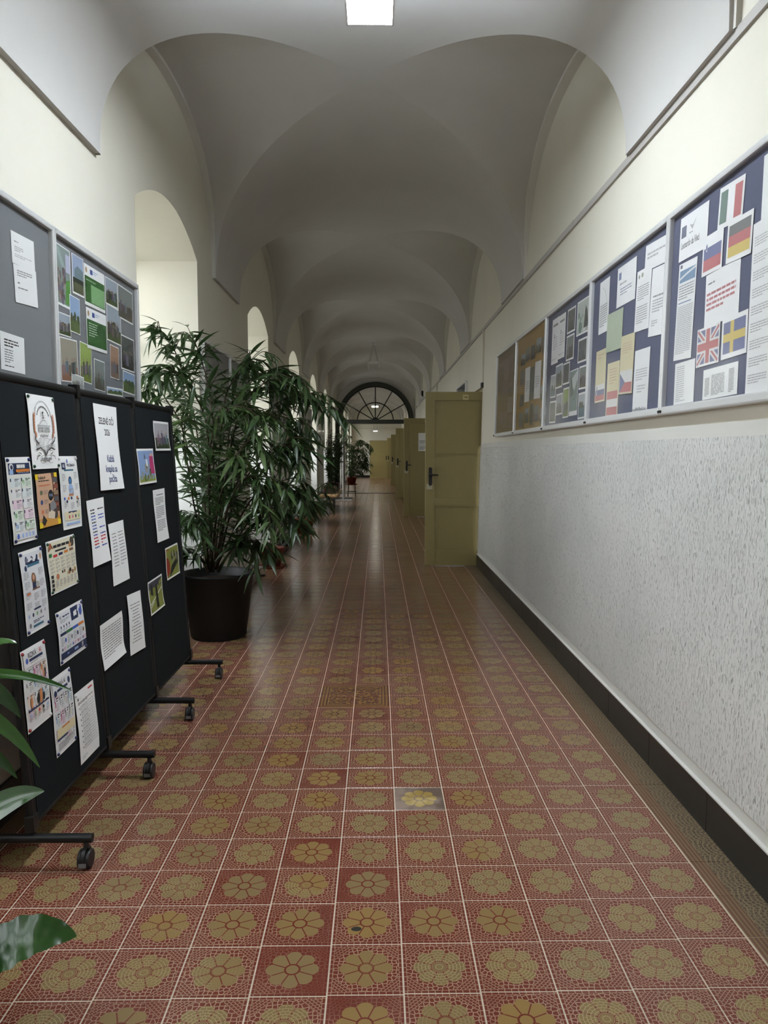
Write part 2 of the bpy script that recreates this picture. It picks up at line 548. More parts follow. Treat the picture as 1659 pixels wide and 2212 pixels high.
# flat arch ribs along the window wall and the opposite wall of every bay
for sx, wall in ((-1, XL), (1, XR + LEAN * 3.3)):
    for y0 in BAYS:
        if y0 + BAYW < 0.5: continue
        b = B()
        yc, h, n = y0 + BAYW / 2, BAYW / 2, 40
        ts = [math.sin(math.pi / 2 * k / (n // 2)) for k in range(-n // 2, n // 2 + 1)]
        A, C_, D = [], [], []
        for t in ts:
            z = prof(t)
            A.append((wall + (-sx) * -0.02, yc + (h - 0.022) * t, ZS + (z - ZS) * 0.978))
            pw = 0.028 + 0.03 * min(1.0, (1 - abs(t)) / 0.12)
            C_.append((wall + (-sx) * pw, yc + (h - 0.022) * t, ZS + (z - ZS) * 0.978))
            D.append((wall + (-sx) * pw, yc + h * t, z + 0.005))
        m = len(ts)
        b.add(A + C_, [(i, i + 1, m + i + 1, m + i) for i in range(m - 1)], 0, True)
        b.add(C_ + D, [(i, i + 1, m + i + 1, m + i) for i in range(m - 1)], 0, False)
        part(b, 'arch_rib', 'rib_paint', ceiling)

# ---- left wall with arched window niches
def seg_arch(y, w0):
    s = (y - w0 - WW / 2) / (WW / 2)
    return ZS + 0.005 + 0.205 * (1 - s * s)
def left_wall():
    b = B()
    ND = 0.56
    def panel(y0, y1, z0, z1, mi): b.quad((XL, y0, z0), (XL, y1, z0), (XL, y1, z1), (XL, y0, z1), mi)
    y = Y0
    for w0 in WINS + [None]:
        y1 = w0 if w0 is not None else YE
        for z0, z1, mi in ((0, 1.42, 1), (1.42, 1.475, 2), (1.475, 3.95, 0)): panel(y, y1, z0, z1, mi)
        if w0 is None: break
        w1 = w0 + WW
        n = 24
        ys = [w0 + WW * k / n for k in range(n + 1)]
        for k in range(n):
            a, c = ys[k], ys[k + 1]
            b.quad((XL, a, seg_arch(a, w0)), (XL, c, seg_arch(c, w0)), (XL, c, 3.95), (XL, a, 3.95), 0)
            b.add([(XL, a, seg_arch(a, w0)), (XL, c, seg_arch(c, w0)), (XL - ND, c, seg_arch(c, w0)), (XL - ND, a, seg_arch(a, w0))], [(0, 1, 2, 3)], 0, True)
        for yy in (w0, w1):
            for z0, z1, mi in ((0, 1.42, 3), (1.42, 1.475, 2), (1.475, seg_arch(yy, w0), 0)):
                b.quad((XL, yy, z0), (XL - ND, yy, z0), (XL - ND, yy, z1), (XL, yy, z1), mi)
        # parapet below the window, sill board, floor of the niche
        b.quad((XL - ND, w0, 0), (XL - ND, w1, 0), (XL - ND, w1, 0.86), (XL - ND, w0, 0.86), 3)
        b.box(XL - ND - 0.2, w0 - 0.02, 0.86, XL - ND + 0.06, w1 + 0.02, 0.895, 2)
        b.quad((XL, w0, 0.001), (XL, w1, 0.001), (XL - ND, w1, 0.001), (XL - ND, w0, 0.001), 4)
        y = w1
    # dado moulding on the piers
    return b.obj('wall_left', ['wall_paint', 'dado_band', 'dado_band', 'jamb_daylit_white', 'border_tile'], kind='structure', label='cream left wall with deep arched window niches', cat='wall')
wall_left = left_wall()
# pier dado ledges
for k in range(len(WINS) + 1):
    a = WINS[k - 1] + WW if k else Y0
    c = WINS[k] if k < len(WINS) else YE
    if c < 0.3: continue
    part(B().box(XL - 0.01, a, 1.462, XL + 0.018, c, 1.488, bev=0.004), 'dado_ledge', 'dado_band', wall_left)
    bo = B().box(XL - 0.01, a, 0, XL + 0.013, c, 0.15, bev=0.003).obj('baseboard_left', 'black_skirting', kind='structure', label='black skirting strip along the window wall', cat='baseboard', group='black skirting pieces between the windows')

# ---- windows
for k, w0 in enumerate(WINS):
    if w0 < -1 or w0 > 39: continue
    n = k - 1
    x0, x1 = XL - 0.56 - 0.06, XL - 0.56
    root = empty('window_%d' % n, (x0, w0 + WW / 2, 0.9), kind='structure', label='white painted segmental arched window in a deep niche', cat='window')
    nn = 20
    def outl(m):
        pts = [(w0 + m, 0.895 + m), (w0 + WW - m, 0.895 + m)]
        for j in range(nn + 1):
            yy = w0 + WW - m - (WW - 2 * m) * j / nn
            pts.append((yy, seg_arch(yy, w0) - m))
        return pts
    o_, i_ = outl(0.0), outl(0.07)
    b = B(); kk = len(o_)
    for a, c in ((o_, i_),):
        vs = [(x1, p[0], p[1]) for p in a] + [(x1, p[0], p[1]) for p in c] + [(x0, p[0], p[1]) for p in a] + [(x0, p[0], p[1]) for p in c]
        fs = []
        for j in range(kk):
            j2 = (j + 1) % kk
            fs += [(j, j2, kk + j2, kk + j), (2 * kk + j, 3 * kk + j, 3 * kk + j2, 2 * kk + j2), (kk + j, kk + j2, 3 * kk + j2, 3 * kk + j)]
        b.add(vs, fs)
    part(b, 'window_frame', 'window_paint', root)
    ym = w0 + WW / 2
    part(B().box(x0, ym - 0.045, 0.96, x1 + 0.01, ym + 0.045, seg_arch(ym, w0) - 0.07), 'mullion', 'window_paint', root)
    part(B().box(x0, w0 + 0.07, 2.20, x1 + 0.012, w0 + WW - 0.07, 2.28), 'transom', 'window_paint', root)
    for ya, yb in ((w0 + 0.07, ym - 0.045), (ym + 0.045, w0 + WW - 0.07)):
        part(B().quad((x0 + .03, ya, 0.965), (x0 + .03, yb, 0.965), (x0 + .03, yb, 2.20), (x0 + .03, ya, 2.20)), 'pane', 'window_glass', root)
        m_ = 8
        top = [(x0 + .03, ya + (yb - ya) * j / m_, seg_arch(ya + (yb - ya) * j / m_, w0) - 0.07) for j in range(m_ + 1)]
        part(B().add([(x0 + .03, ya, 2.28), (x0 + .03, yb, 2.28)] + top[::-1], [tuple(range(m_ + 3))]), 'pane', 'window_glass', root)
        part(B().box(x1 + .004, ya + .02 if ya > ym else yb - .05, 1.52, x1 + .03, ya + .05 if ya > ym else yb - .02, 1.62), 'window_handle', 'aluminium', root)

# ---- right wall
def right_wall():
    b = B()
    def q(y0, y1, z0, z1, mi, off=0.0):
        b.quad((xr(z0) - off, y1, z0), (xr(z0) - off, y0, z0), (xr(z1) - off, y0, z1), (xr(z1) - off, y1, z1), mi)
    y = Y0
    RD = 0.42
    for d in DOORS + [None]:
        y1 = d if d is not None else YE
        q(y, y1, 0, 0.155, 1); q(y, y1, 0.155, 0.205, 1, 0.002); q(y, y1, 0.205, 1.435, 2, 0.006); q(y, y1, 1.435, 1.485, 1, 0.002); q(y, y1, 1.485, 3.95, 0)
        for z, a, c in ((0.205, 0.002, 0.006), (1.435, 0.006, 0.002), (1.485, 0.002, 0.0)):
            b.quad((xr(z) - a, y, z), (xr(z) - a, y1, z), (xr(z) - c, y1, z), (xr(z) - c, y, z), 1)
        if d is None: break
        y2 = d + DW
        q(d, y2, 2.16, 3.95, 0)
        for yy in (d, y2):
            b.quad((xr(0), yy, 0), (xr(0) + RD, yy, 0), (xr(2.16) + RD, yy, 2.16), (xr(2.16), yy, 2.16), 0)
        b.quad((xr(2.16), d, 2.16), (xr(2.16), y2, 2.16), (xr(2.16) + RD, y2, 2.16), (xr(2.16) + RD, d, 2.16), 0)
        b.quad((XR + RD, d, 0), (XR + RD, y2, 0), (xr(2.16) + RD, y2, 2.16), (xr(2.16) + RD, d, 2.16), 0)
        b.quad((XR, d, 0.001), (XR, y2, 0.001), (XR + RD, y2, 0.001), (XR + RD, d, 0.001), 3)
        y = y2
    return b.obj('wall_right', ['wall_paint', 'dado_band', 'dado_rough', 'border_tile'], kind='structure', label='right wall, cream above and rough grey-white plaster dado below', cat='wall')
wall_right = right_wall()

# skirting tiles on the right wall
base_r = empty('baseboard_right', (XR, 0, 0), kind='structure', label='black glossy skirting along the rough plaster wall', cat='baseboard')
sk_y = 0.3
sk_stretch = [(0.3, DOORS[0])] + [(DOORS[i] + DW, DOORS[i + 1]) for i in range(len(DOORS) - 1)] + [(DOORS[-1] + DW, YE)]
for a, c in sk_stretch:
    n = max(1, round((c - a) / 0.58)); L = (c - a) / n
    for k in range(n):
        part(B().box(XR - 0.012, a + k * L + 0.0008, 0, XR + 0.01, a + (k + 1) * L - 0.0008, 0.152, bev=0.002), 'skirting_tile', 'black_skirting', base_r)
part(B().box(XR - 0.014, Y0, 0.152, XR + 0.01, DOORS[0], 0.158), 'mortar_line', 'rib_paint', base_r)

# trunking on the springing ledge and the drop above the first door
tr = empty('trim_1', (XR, 0, ZS), kind='structure', label='grey beige cable trunking along the right springing line', cat='trim')
for k, (a, c) in enumerate(((-3.0, 4.9), (4.9, 9.0), (9.0, 16.2), (16.2, YP - .1))):
    part(B().box(xr(2.8) - 0.012 - .002 * (k % 2), a, ZS - 0.035, xr(2.8) + 0.05, c, ZS + 0.004 + .002 * (k % 2)), 'trunking_length', 'trunking', tr)
for yv in (8.95, 15.9):
    part(B().box(xr(2.4) - 0.02, yv - 0.022, 2.2, xr(2.4) + 0.03, yv + 0.022, ZS - 0.03, bev=0.003), 'trunking_drop', 'wall_paint', tr)
part(B().box(xr(2.2) - 0.03, 8.92, 2.14, xr(2.2) + 0.02, 8.99, 2.20, bev=0.005), 'junction_box', 'dark_steel', tr)

# ---- end walls
def cross_wall(name, y, label):
    b = B()
    n = 48
    pts = [(XL - .6, 0), (XR + .6, 0), (XR + .6, 4.1), (XL - .6, 4.1)]
    b.add([(x, y, z) for x, z in pts], [(0, 1, 2, 3)])
    return b.obj(name, ['wall_paint'], kind='structure', label=label, cat='wall')
wall_back = cross_wall('wall_back', Y0, 'plain cream wall closing the corridor behind')
wall_far = cross_wall('wall_far', YE, 'cream wall at the far end of the corridor')
part(B().box(XL, YE - .012, 0.16, -.42, YE, 1.45, 0), 'dado_panel', 'dado_band', wall_far)
part(B().box(.53, YE - .012, 0.16, XR, YE, 1.45, 0), 'dado_panel', 'dado_band', wall_far)
part(B().box(XL, YE - .05, 2.55, XR + .05, YE, 2.62, bev=.01), 'ledge', 'wall_paint', wall_far)
for a, c in ((XL, -.42), (.53, XR)):
    part(B().box(a, YE - .02, 0, c, YE, .15, bev=.003), 'skirting_tile', 'black_skirting', wall_far)

# ---- floor: grout bed, tiles that stand a little proud of it
fb = B().quad((XL - 0.7, Y0, -0.0011), (XR + 0.6, Y0, -0.0011), (XR + 0.6, YE, -0.0011), (XL - 0.7, YE, -0.0011))
floor = fb.obj('floor', 'grout', kind='structure', label='red and ochre patterned cement tile floor with pale joints', cat='floor')
rng = random.Random(3)
def tile_mesh(w, l, h=0.003, ch=0.0008):
    b = B()
    z0, z1 = -0.004, 0.0
    A = [(-w / 2, -l / 2), (w / 2, -l / 2), (w / 2, l / 2), (-w / 2, l / 2)]
    I = [(-w / 2 + ch, -l / 2 + ch), (w / 2 - ch, -l / 2 + ch), (w / 2 - ch, l / 2 - ch), (-w / 2 + ch, l / 2 - ch)]
    vs = [(x, y, z0) for x, y in A] + [(x, y, z1 - ch * .6) for x, y in A] + [(x, y, z1) for x, y in I]
    fs = [(8, 9, 10, 11)] + [(i, (i + 1) % 4, 4 + (i + 1) % 4, 4 + i) for i in range(4)] + [(4 + i, 4 + (i + 1) % 4, 8 + (i + 1) % 4, 8 + i) for i in range(4)]
    return vs, fs
JG = 0.0046
tv, tf = tile_mesh(T - JG, T - JG)
tile_me = B().add(tv, tf).mesh('tile', 'floor_tile')
stuff = B()
def tile_at(c, r):
    x = TX0 + (c + .5) * T
    return x, TY0 + (r + .5) * T + SK * x
for r in range(-34, 197):
    for c in range(-7, 5):
        x, y = tile_at(c, r)
        if y > YE - .15: continue
        dz = rng.uniform(-.0004, .0004)
        if -1 <= r < 24:
            o = bpy.data.objects.new('tile', tile_me); COL.objects.link(o); o.parent = floor
            o.location = (x, y, dz); o.rotation_euler = (rng.uniform(-.0008, .0008), rng.uniform(-.0008, .0008), rng.uniform(-.003, .003))
        else:
            stuff.add([(px + x, py + y, pz + dz) for px, py, pz in tv], tf)
stuff.obj('distant_tiles', 'floor_tile', floor, kind='stuff')
bw = XR - 1.055 - 0.004
bv, bf = tile_mesh(bw, T - .002)
border_me = B().add(bv, bf).mesh('border_tile', 'border_tile')
bstuff = B()
for r in range(-28, 196):
    y = TY0 + (r + .5) * T + SK * 1.13
    if y > YE - .2: continue
    if -2 <= r < 36:
        o = bpy.data.objects.new('border_tile', border_me); COL.objects.link(o); o.parent = floor
        o.location = (1.055 + bw / 2, y, rng.uniform(-.0005, .0005))
    else: bstuff.add([(px + 1.055 + bw / 2, py + y, pz) for px, py, pz in bv], bf)
bstuff.obj('distant_border_tiles', 'border_tile', floor, kind='stuff')
part(B().box(XL, Y0, -.004, TX0 - 7 * T - .003, YE, 0.0), 'border_strip', 'border_tile', floor)
part(B().box(XL, YP - .06, 0.0, XR, YP + .10, 0.012, bev=.004), 'threshold', 'black_skirting', floor)

# ---- glazed fanlight partition
fx, fz, fr = -0.08, 2.43, 1.255
fan = empty('fanlight_partition', (fx, YP, 0), label='dark green arched fanlight frame with radiating bars across the corridor', cat='fanlight')
def arc(r, a0=0.0, a1=math.pi, n=48, sx=1.0): return [(fx + r * sx * math.cos(a0 + (a1 - a0) * k / n), fz + r * math.sin(a0 + (a1 - a0) * k / n)) for k in range(n + 1)]
fy = lambda y0: (lambda a, b_, n: (a, y0 + n, b_))
def band(b, A, Cc, y0, y1):
    n = len(A)
    vs = [(p[0], y0, p[1]) for p in A] + [(p[0], y0, p[1]) for p in Cc] + [(p[0], y1, p[1]) for p in A] + [(p[0], y1, p[1]) for p in Cc]
    fs = []
    for i in range(n - 1):
        fs += [(i, i + 1, n + i + 1, n + i), (2 * n + i, 3 * n + i, 3 * n + i + 1, 2 * n + i + 1), (i, 2 * n + i, 2 * n + i + 1, i + 1), (n + i, n + i + 1, 3 * n + i + 1, 3 * n + i)]
    b.add(vs, fs)
    return b
part(band(B(), arc(fr + .03), arc(fr - .10), YP - .05, YP + .05), 'arch_frame', 'fanlight_paint', fan)
part(band(B(), arc(fr - .10), arc(fr - .14), YP - .025, YP + .025), 'arch_bead', 'black_plastic', fan)
part(B().box(fx - fr - .03, YP - .06, 2.33, fx + fr + .03, YP + .06, 2.47, bev=.01), 'transom_beam', 'fanlight_paint', fan)
part(B().box(fx - fr - .07, YP - .06, 0, fx - fr + .06, YP + .06, 2.33, bev=.008), 'jamb_post', 'fanlight_paint', fan)
part(B().box(fx + fr - .06, YP - .06, 0, fx + fr + .07, YP + .06, 2.33, bev=.008), 'jamb_post', 'fanlight_paint', fan)
part(band(B(), arc(.62, n=32), arc(.585, n=32), YP - .02, YP + .02), 'inner_ring', 'black_plastic', fan)
part(band(B(), arc(.115, n=20), arc(.001, n=20), YP - .03, YP + .03), 'hub', 'black_plastic', fan)
angs = [math.radians(a) for a in (30, 60, 90, 120, 150)]
for a in angs:
    d = Vector((math.cos(a), 0, math.sin(a))); nrm = Vector((-d.z, 0, d.x)) * .0165
    p0 = Vector((fx, 0, fz)) + d * .10; p1 = Vector((fx, 0, fz)) + d * (fr - .11)
    b = B()
    vs = [p0 + nrm, p0 - nrm, p1 - nrm, p1 + nrm]
    b.add([(v.x, YP - .02, v.z) for v in vs] + [(v.x, YP + .02, v.z) for v in vs], [(0, 1, 2, 3), (7, 6, 5, 4), (0, 4, 5, 1), (1, 5, 6, 2), (2, 6, 7, 3), (3, 7, 4, 0)])
    part(b, 'glazing_bar', 'black_plastic', fan)
for k in range(6):
    a0, a1 = math.radians(30 * k) + .012, math.radians(30 * k + 30) - .012
    for r0, r1 in ((.11, .60), (.60, fr - .12)):
        A, Cc = arc(r1, a0, a1, 8), arc(r0, a0, a1, 8)
        part(B().add([(p[0], YP, p[1]) for p in A + Cc[::-1]], [tuple(range(18))]), 'pane', 'window_glass', fan)
# wall infill between the arch and the vault
b = B(); n = 64
top, bot = [], []
for k in range(n + 1):
    x = XL - .05 + (XR + .12 - XL) * k / n
    t = (x - VXC) / VA
    zt = prof(min(1, abs(t))) + .01 if abs(t) < 1 else ZS
    s = abs(x - fx)
    zb = fz + math.sqrt(max(0, (fr + .02) ** 2 - s * s)) if s < fr + .02 else 2.33
    top.append((x, YP, max(zt, zb))); bot.append((x, YP, zb))
b.add(top + bot, [(i, i + 1, n + 2 + i, n + 1 + i) for i in range(n)])
b.obj('trim_2', 'vault_paint', kind='structure', label='plastered spandrel above the glazed arch', cat='trim')

# ================================================================== DOORS
FONT_CACHE = {}
def text_polys(s, size, sx=1.0, bold=False):
    key = (s, bold)
    if key not in FONT_CACHE:
        cu = bpy.data.curves.new('lettering', 'FONT')
        cu.body = s; cu.size = 1.0; cu.align_x = 'CENTER'; cu.align_y = 'CENTER'; cu.resolution_u = 2
        if bold: cu.offset = 0.018
        o = bpy.data.objects.new('lettering', cu); COL.objects.link(o)
        me = bpy.data.meshes.new_from_object(o.evaluated_get(bpy.context.evaluated_depsgraph_get()))
        FONT_CACHE[key] = ([(v.co.x, v.co.y) for v in me.vertices], [tuple(p.vertices) for p in me.polygons])
        bpy.data.objects.remove(o); bpy.data.meshes.remove(me); bpy.data.curves.remove(cu)
    vs, fs = FONT_CACHE[key]
    return [(x * size * sx, y * size) for x, y in vs], fs

def make_door(n, y, label, x0=0.572, dark=False, plate=True):
    hx = x0 + 0.86                                   # hinge side, inside the reveal
    H, th = 2.10, 0.042
    y = y + .03
    yf, yb = y, y + th
    root = empty('door_%d' % n, (hx, y, 0), kind='structure', label=label, cat='door')
    z0 = 0.012
    st = 0.116
    rails = [(z0, 0.207), (0.727, 0.833), (1.359, 1.469), (1.994 + .006, H)]
    b = B()
    b.box(x0, yf, z0, x0 + st, yb, H, bev=.003).box(hx - st, yf, z0, hx, yb, H, bev=.003)
    for a, c in rails: b.box(x0 + st - .001, yf + .0005, a, hx - st + .001, yb - .0005, c)
    part(b, 'leaf_frame', 'door_paint', root)
    for (a, c) in ((.207, .727), (.833, 1.359), (1.469, 2.0)):
        part(B().box(x0 + st - .002, yf + .016, a - .002, hx - st + .002, yb - .016, c + .002), 'door_panel', 'door_paint', root)
    # handle: long back plate and lever
    px_ = x0 + .061
    b = B()
    out = []
    for k in range(13): out.append((px_ + .0205 * math.cos(math.pi * k / 12), 1.180 + .0205 * math.sin(math.pi * k / 12)))
    for k in range(13): out.append((px_ - .0205 * math.cos(math.pi * k / 12), 0.998 - .0205 * math.sin(math.pi * k / 12)))
    b.extrude(out, yf - .008, yf, lambda a, c, q: (a, q, c))
    h = part(b, 'handle_plate', 'black_plastic', root)
    b = B().tube([(px_, yf - .005, 1.113), (px_, yf - .04, 1.113), (px_ + .012, yf - .05, 1.112), (px_ + .09, yf - .05, 1.106)], [.010, .010, .0095, .0085], 10)
    part(b, 'lever', 'black_plastic', h)
    part(B().cyl((px_, yf - .009, 1.02), (0, 1, 0), .006, .004, 12), 'keyhole', 'dark_steel', h)
    part(B().box(x0 + .016, yf - .0012, .935, x0 + .088, yf + .001, 1.0, bev=.0004), 'bare_paint_patch', 'door_wear', root)
    for zz in (.3, 1.05, 1.85): part(B().cyl((hx + .006, yf + .02, zz), (0, 0, 1), .009, .09, 10), 'hinge', 'dark_steel', root)
    if plate:
        p = part(B().box(x0 + .445, yf - .004, 2.005, x0 + .512, yf, 2.065, bev=.001), 'number_plate', 'plaque', root)
        vs, fs = text_polys(plate, .034, 1.0, True)
        part(B().add([(x0 + .478 + a, yf - .0048, 2.035 + c) for a, c in vs], fs), 'door_number', 'black_plastic', p)
    # frame lining in the doorway
    y = y - .03
    b = B().box(xr(1) + .06, y + .085, 0, xr(1) + .14, y + .125, 2.15).box(xr(1) + .06, y + DW - .04, 0, xr(1) + .14, y + DW, 2.15).box(xr(1) + .06, y + .085, 2.10, xr(1) + .14, y + DW, 2.155)
    part(b, 'door_lining', 'door_paint', root)
    return root
make_door(1, DOORS[0], 'olive yellow panelled door standing open by the notice boards, plate reads 106', plate='106')
make_door(2, DOORS[1], 'olive yellow panelled door standing open with a paper notice on it', x0=.556, plate='107')
make_door(3, DOORS[2], 'olive yellow panelled door standing open just before the glazed arch', x0=.54, plate=False)
make_door(4, DOORS[3], 'olive yellow panelled door standing open just beyond the glazed arch', x0=.54, plate=False)
make_door(5, DOORS[4], 'bright yellow lit panelled door standing open near the far wall', x0=.47, plate=False)
# closed door in the far wall
root = empty('door_6', (.05, YE, 0), kind='structure', label='closed yellow panelled door in the far end wall', cat='door')
dx0, dx1 = -.40, .51
b = B().box(dx0, YE - .05, 0, dx0 + .12, YE - .012, 1.98).box(dx1 - .12, YE - .05, 0, dx1, YE - .012, 1.98)
for a, c in ((0, .2), (.72, .82), (1.34, 1.44), (1.88, 1.98)): b.box(dx0 + .119, YE - .0495, a, dx1 - .119, YE - .012, c)
part(b, 'leaf_frame', 'door_paint', root)
for a, c in ((.2, .72), (.82, 1.34), (1.44, 1.88)): part(B().box(dx0 + .118, YE - .04, a - .002, dx1 - .118, YE - .02, c + .002), 'door_panel', 'door_paint', root)
part(B().box(dx1 - .075, YE - .058, .97, dx1 - .035, YE - .05, 1.19, bev=.004), 'handle_plate', 'black_plastic', root)
part(B().box(dx0 - .03, YE - .03, 0, dx0, YE, 2.01).box(dx1, YE - .03, 0, dx1 + .03, YE, 2.01).box(dx0 - .03, YE - .03, 1.98, dx1 + .03, YE, 2.01), 'door_lining', 'door_paint', root)

# ================================================================== LAMPS
def lamp(y0, y1, z, lit, label, x=-.035, w=.225, group=None):
    root = empty('pendant_lamp', (x, (y0 + y1) / 2, z), label=label, cat='lamp', group=group)
    b = B()
    x0, x1 = x - w / 2, x + w / 2
    b.box(x0, y0, z, x0 + .008, y1, z + .055).box(x1 - .008, y0, z, x1, y1, z + .055).box(x0, y0, z, x1, y0 + .008, z + .055).box(x0, y1 - .008, z, x1, y1, z + .055)
    part(b, 'lamp_housing', 'white_metal', root)
    part(B().box(x0 + .0085, y0 + .0085, z + .003, x1 - .0085, y1 - .0085, z + .012), 'diffuser', lit[0], root)
    part(B().box(x0 + .0085, y0 + .0085, z + .040, x1 - .0085, y1 - .0085, z + .050), 'top_cover', lit[1], root)
    ztop = prof(0) - .01
    for yy, s in ((y0 + .15, 1), (y1 - .15, -1)):
        for xx in (x0 + .02, x1 - .02):
            part(B().tube([(xx, yy, z + .05), (x, yy + s * .1, ztop)], .0022, 6), 'suspension_wire', 'dark_steel', root)
        part(B().cyl((x, yy + s * .1, ztop + .002), (0, 0, 1), .035, .03, 16), 'ceiling_rose', 'white_metal', root)
    return root
lamp(2.70, 3.735, 3.40, ('lamp_lit', 'lamp_lit_top'), 'lit white rectangular pendant lamp hanging above the black display stand')
lamp(16.62, 17.64, 3.31, ('lamp_off', 'lamp_off'), 'unlit pale rectangular lamp hung on wires before the glazed arch', x=-.09, w=.25)
lamp(-1.9, -.9, 3.40, ('lamp_back_fill', 'lamp_off'), 'unseen lit pendant lamp added as fill light in the bay nearest the back wall')  # added out of view to brighten the near end
lamp(32.6, 33.6, 3.37, ('lamp_far', 'lamp_off'), 'lit warm lamp seen through the fanlight glazing', x=-.12, w=.30)
lamp(37.4, 38.4, 2.44, ('lamp_far', 'lamp_off'), 'lit low hung lamp in front of the far end door', x=-.12, w=.22)
# small fittings on the right wall before the arch
r_ = empty('emergency_spot', (xr(2.9), 21.0, 2.9), label='small black wall spot with a pale blue lens above the trunking', cat='lamp')
part(B().box(xr(2.9) - .05, 20.97, 2.90, xr(2.9) + .04, 21.03, 3.08, bev=.01), 'bracket', 'black_plastic', r_)
part(B().cyl((xr(2.9) - .06, 21.0, 2.90), (0, 1, .2), .05, .06, 14), 'lens', 'white_metal', r_)
r_ = empty('bulkhead_lamp', (xr(2.8), 22.8, 2.8), label='narrow white bulkhead fitting on the trunking near the arch', cat='lamp')
part(B().box(xr(2.8) - .06, 22.5, 2.78, xr(2.8) + .03, 23.1, 2.87, bev=.01), 'diffuser', 'white_metal', r_)
part(B().box(xr(2.8) - .03, 22.45, 2.84, xr(2.8) + .04, 23.15, 2.89, bev=.006), 'back_box', 'trunking', r_)

# ================================================================== DISPLAY STAND
SL = -.06                                            # backward lean of the boards
def sbx(z): return -1.151 + SL * z
stand = empty('display_stand', (-1.157, 3.5, 0), label='black three panel folding display stand on castors covered with notices', cat='display stand')
posts = [2.425, 3.12, 3.815, 4.53]
def sbox(y0, z0, y1, z1, d0, d1, bev=0.0):
    """box on the leaning board plane; d = depth in front of the plane"""
    b = B().box(d0, y0, z0, d1, y1, z1, bev=bev)
    b.v = [(sbx(z) + x, y, z) for x, y, z in b.v]
    return b
ZB, ZT = .125, 1.645
for i in range(3):
    a, c = posts[i] + .014, posts[i + 1] - .014
    p = part(sbox(a + .018, ZB + .02, c - .018, ZT - .03, -.010, .010), 'pin_board', 'black_fabric', stand)
    fr_ = B()
    for pts in ([(a, ZT - .016), (c, ZT - .016)],):
        fr_.tube([(sbx(z), y, z) for y, z in pts], .017, 12)
    fr_.tube([(sbx(ZB + .012), a, ZB + .012), (sbx(ZB + .012), c, ZB + .012)], .012, 10)
    fr_.tube([(sbx(ZB), a + .009, ZB), (sbx(ZT - .02), a + .009, ZT - .02)], .0105, 10).tube([(sbx(ZB), c - .009, ZB), (sbx(ZT - .02), c - .009, ZT - .02)], .0105, 10)
    part(fr_, 'panel_frame', 'black_metal', stand)
for i, y in enumerate(posts):
    part(B().tube([(sbx(.085), y, .085), (sbx(ZT + .004), y, ZT + .004)], .013, 12), 'post', 'black_metal', stand)
    part(sbox(y - .016, ZT - .045, y + .016, ZT + .012, -.016, .022, .003), 'hinge_clip', 'black_plastic', stand)
    part(sbox(y - .02, ZB - .004, y + .02, ZB + .05, -.014, .018, .003), 'hinge_clip', 'black_plastic', stand)
    fx0, fx1 = sbx(.1) - .205, sbx(.1) + .205
    ft = part(B().tube([(fx0, y - .01, .098), (fx1, y - .01, .098)], .0155, 14), 'foot_bar', 'black_metal', stand)
    for xx in (fx0 + .022, fx1 - .022):
        cs = B()
        cs.cyl((xx, y - .01, .078), (0, 0, 1), .009, .03, 10)
        for s in (-1, 1):
            pr = []
            cs.tube([(xx + s * .006, y - .016, .031), (xx + s * .0075, y - .016, .031), (xx + s * .0185, y - .016, .031), (xx + s * .0195, y - .016, .031)], [.024, .031, .031, .027], 24)
        cs.tube([(xx - .006, y - .012, .036), (xx + .006, y - .012, .036)], .034, 20)
        wo_ = part(cs, 'castor', 'rubber', ft)
        part(B().box(xx - .013, y - .0478, .013, xx + .012, y - .0462, .028), 'castor_label', 'grey_tag', ft)

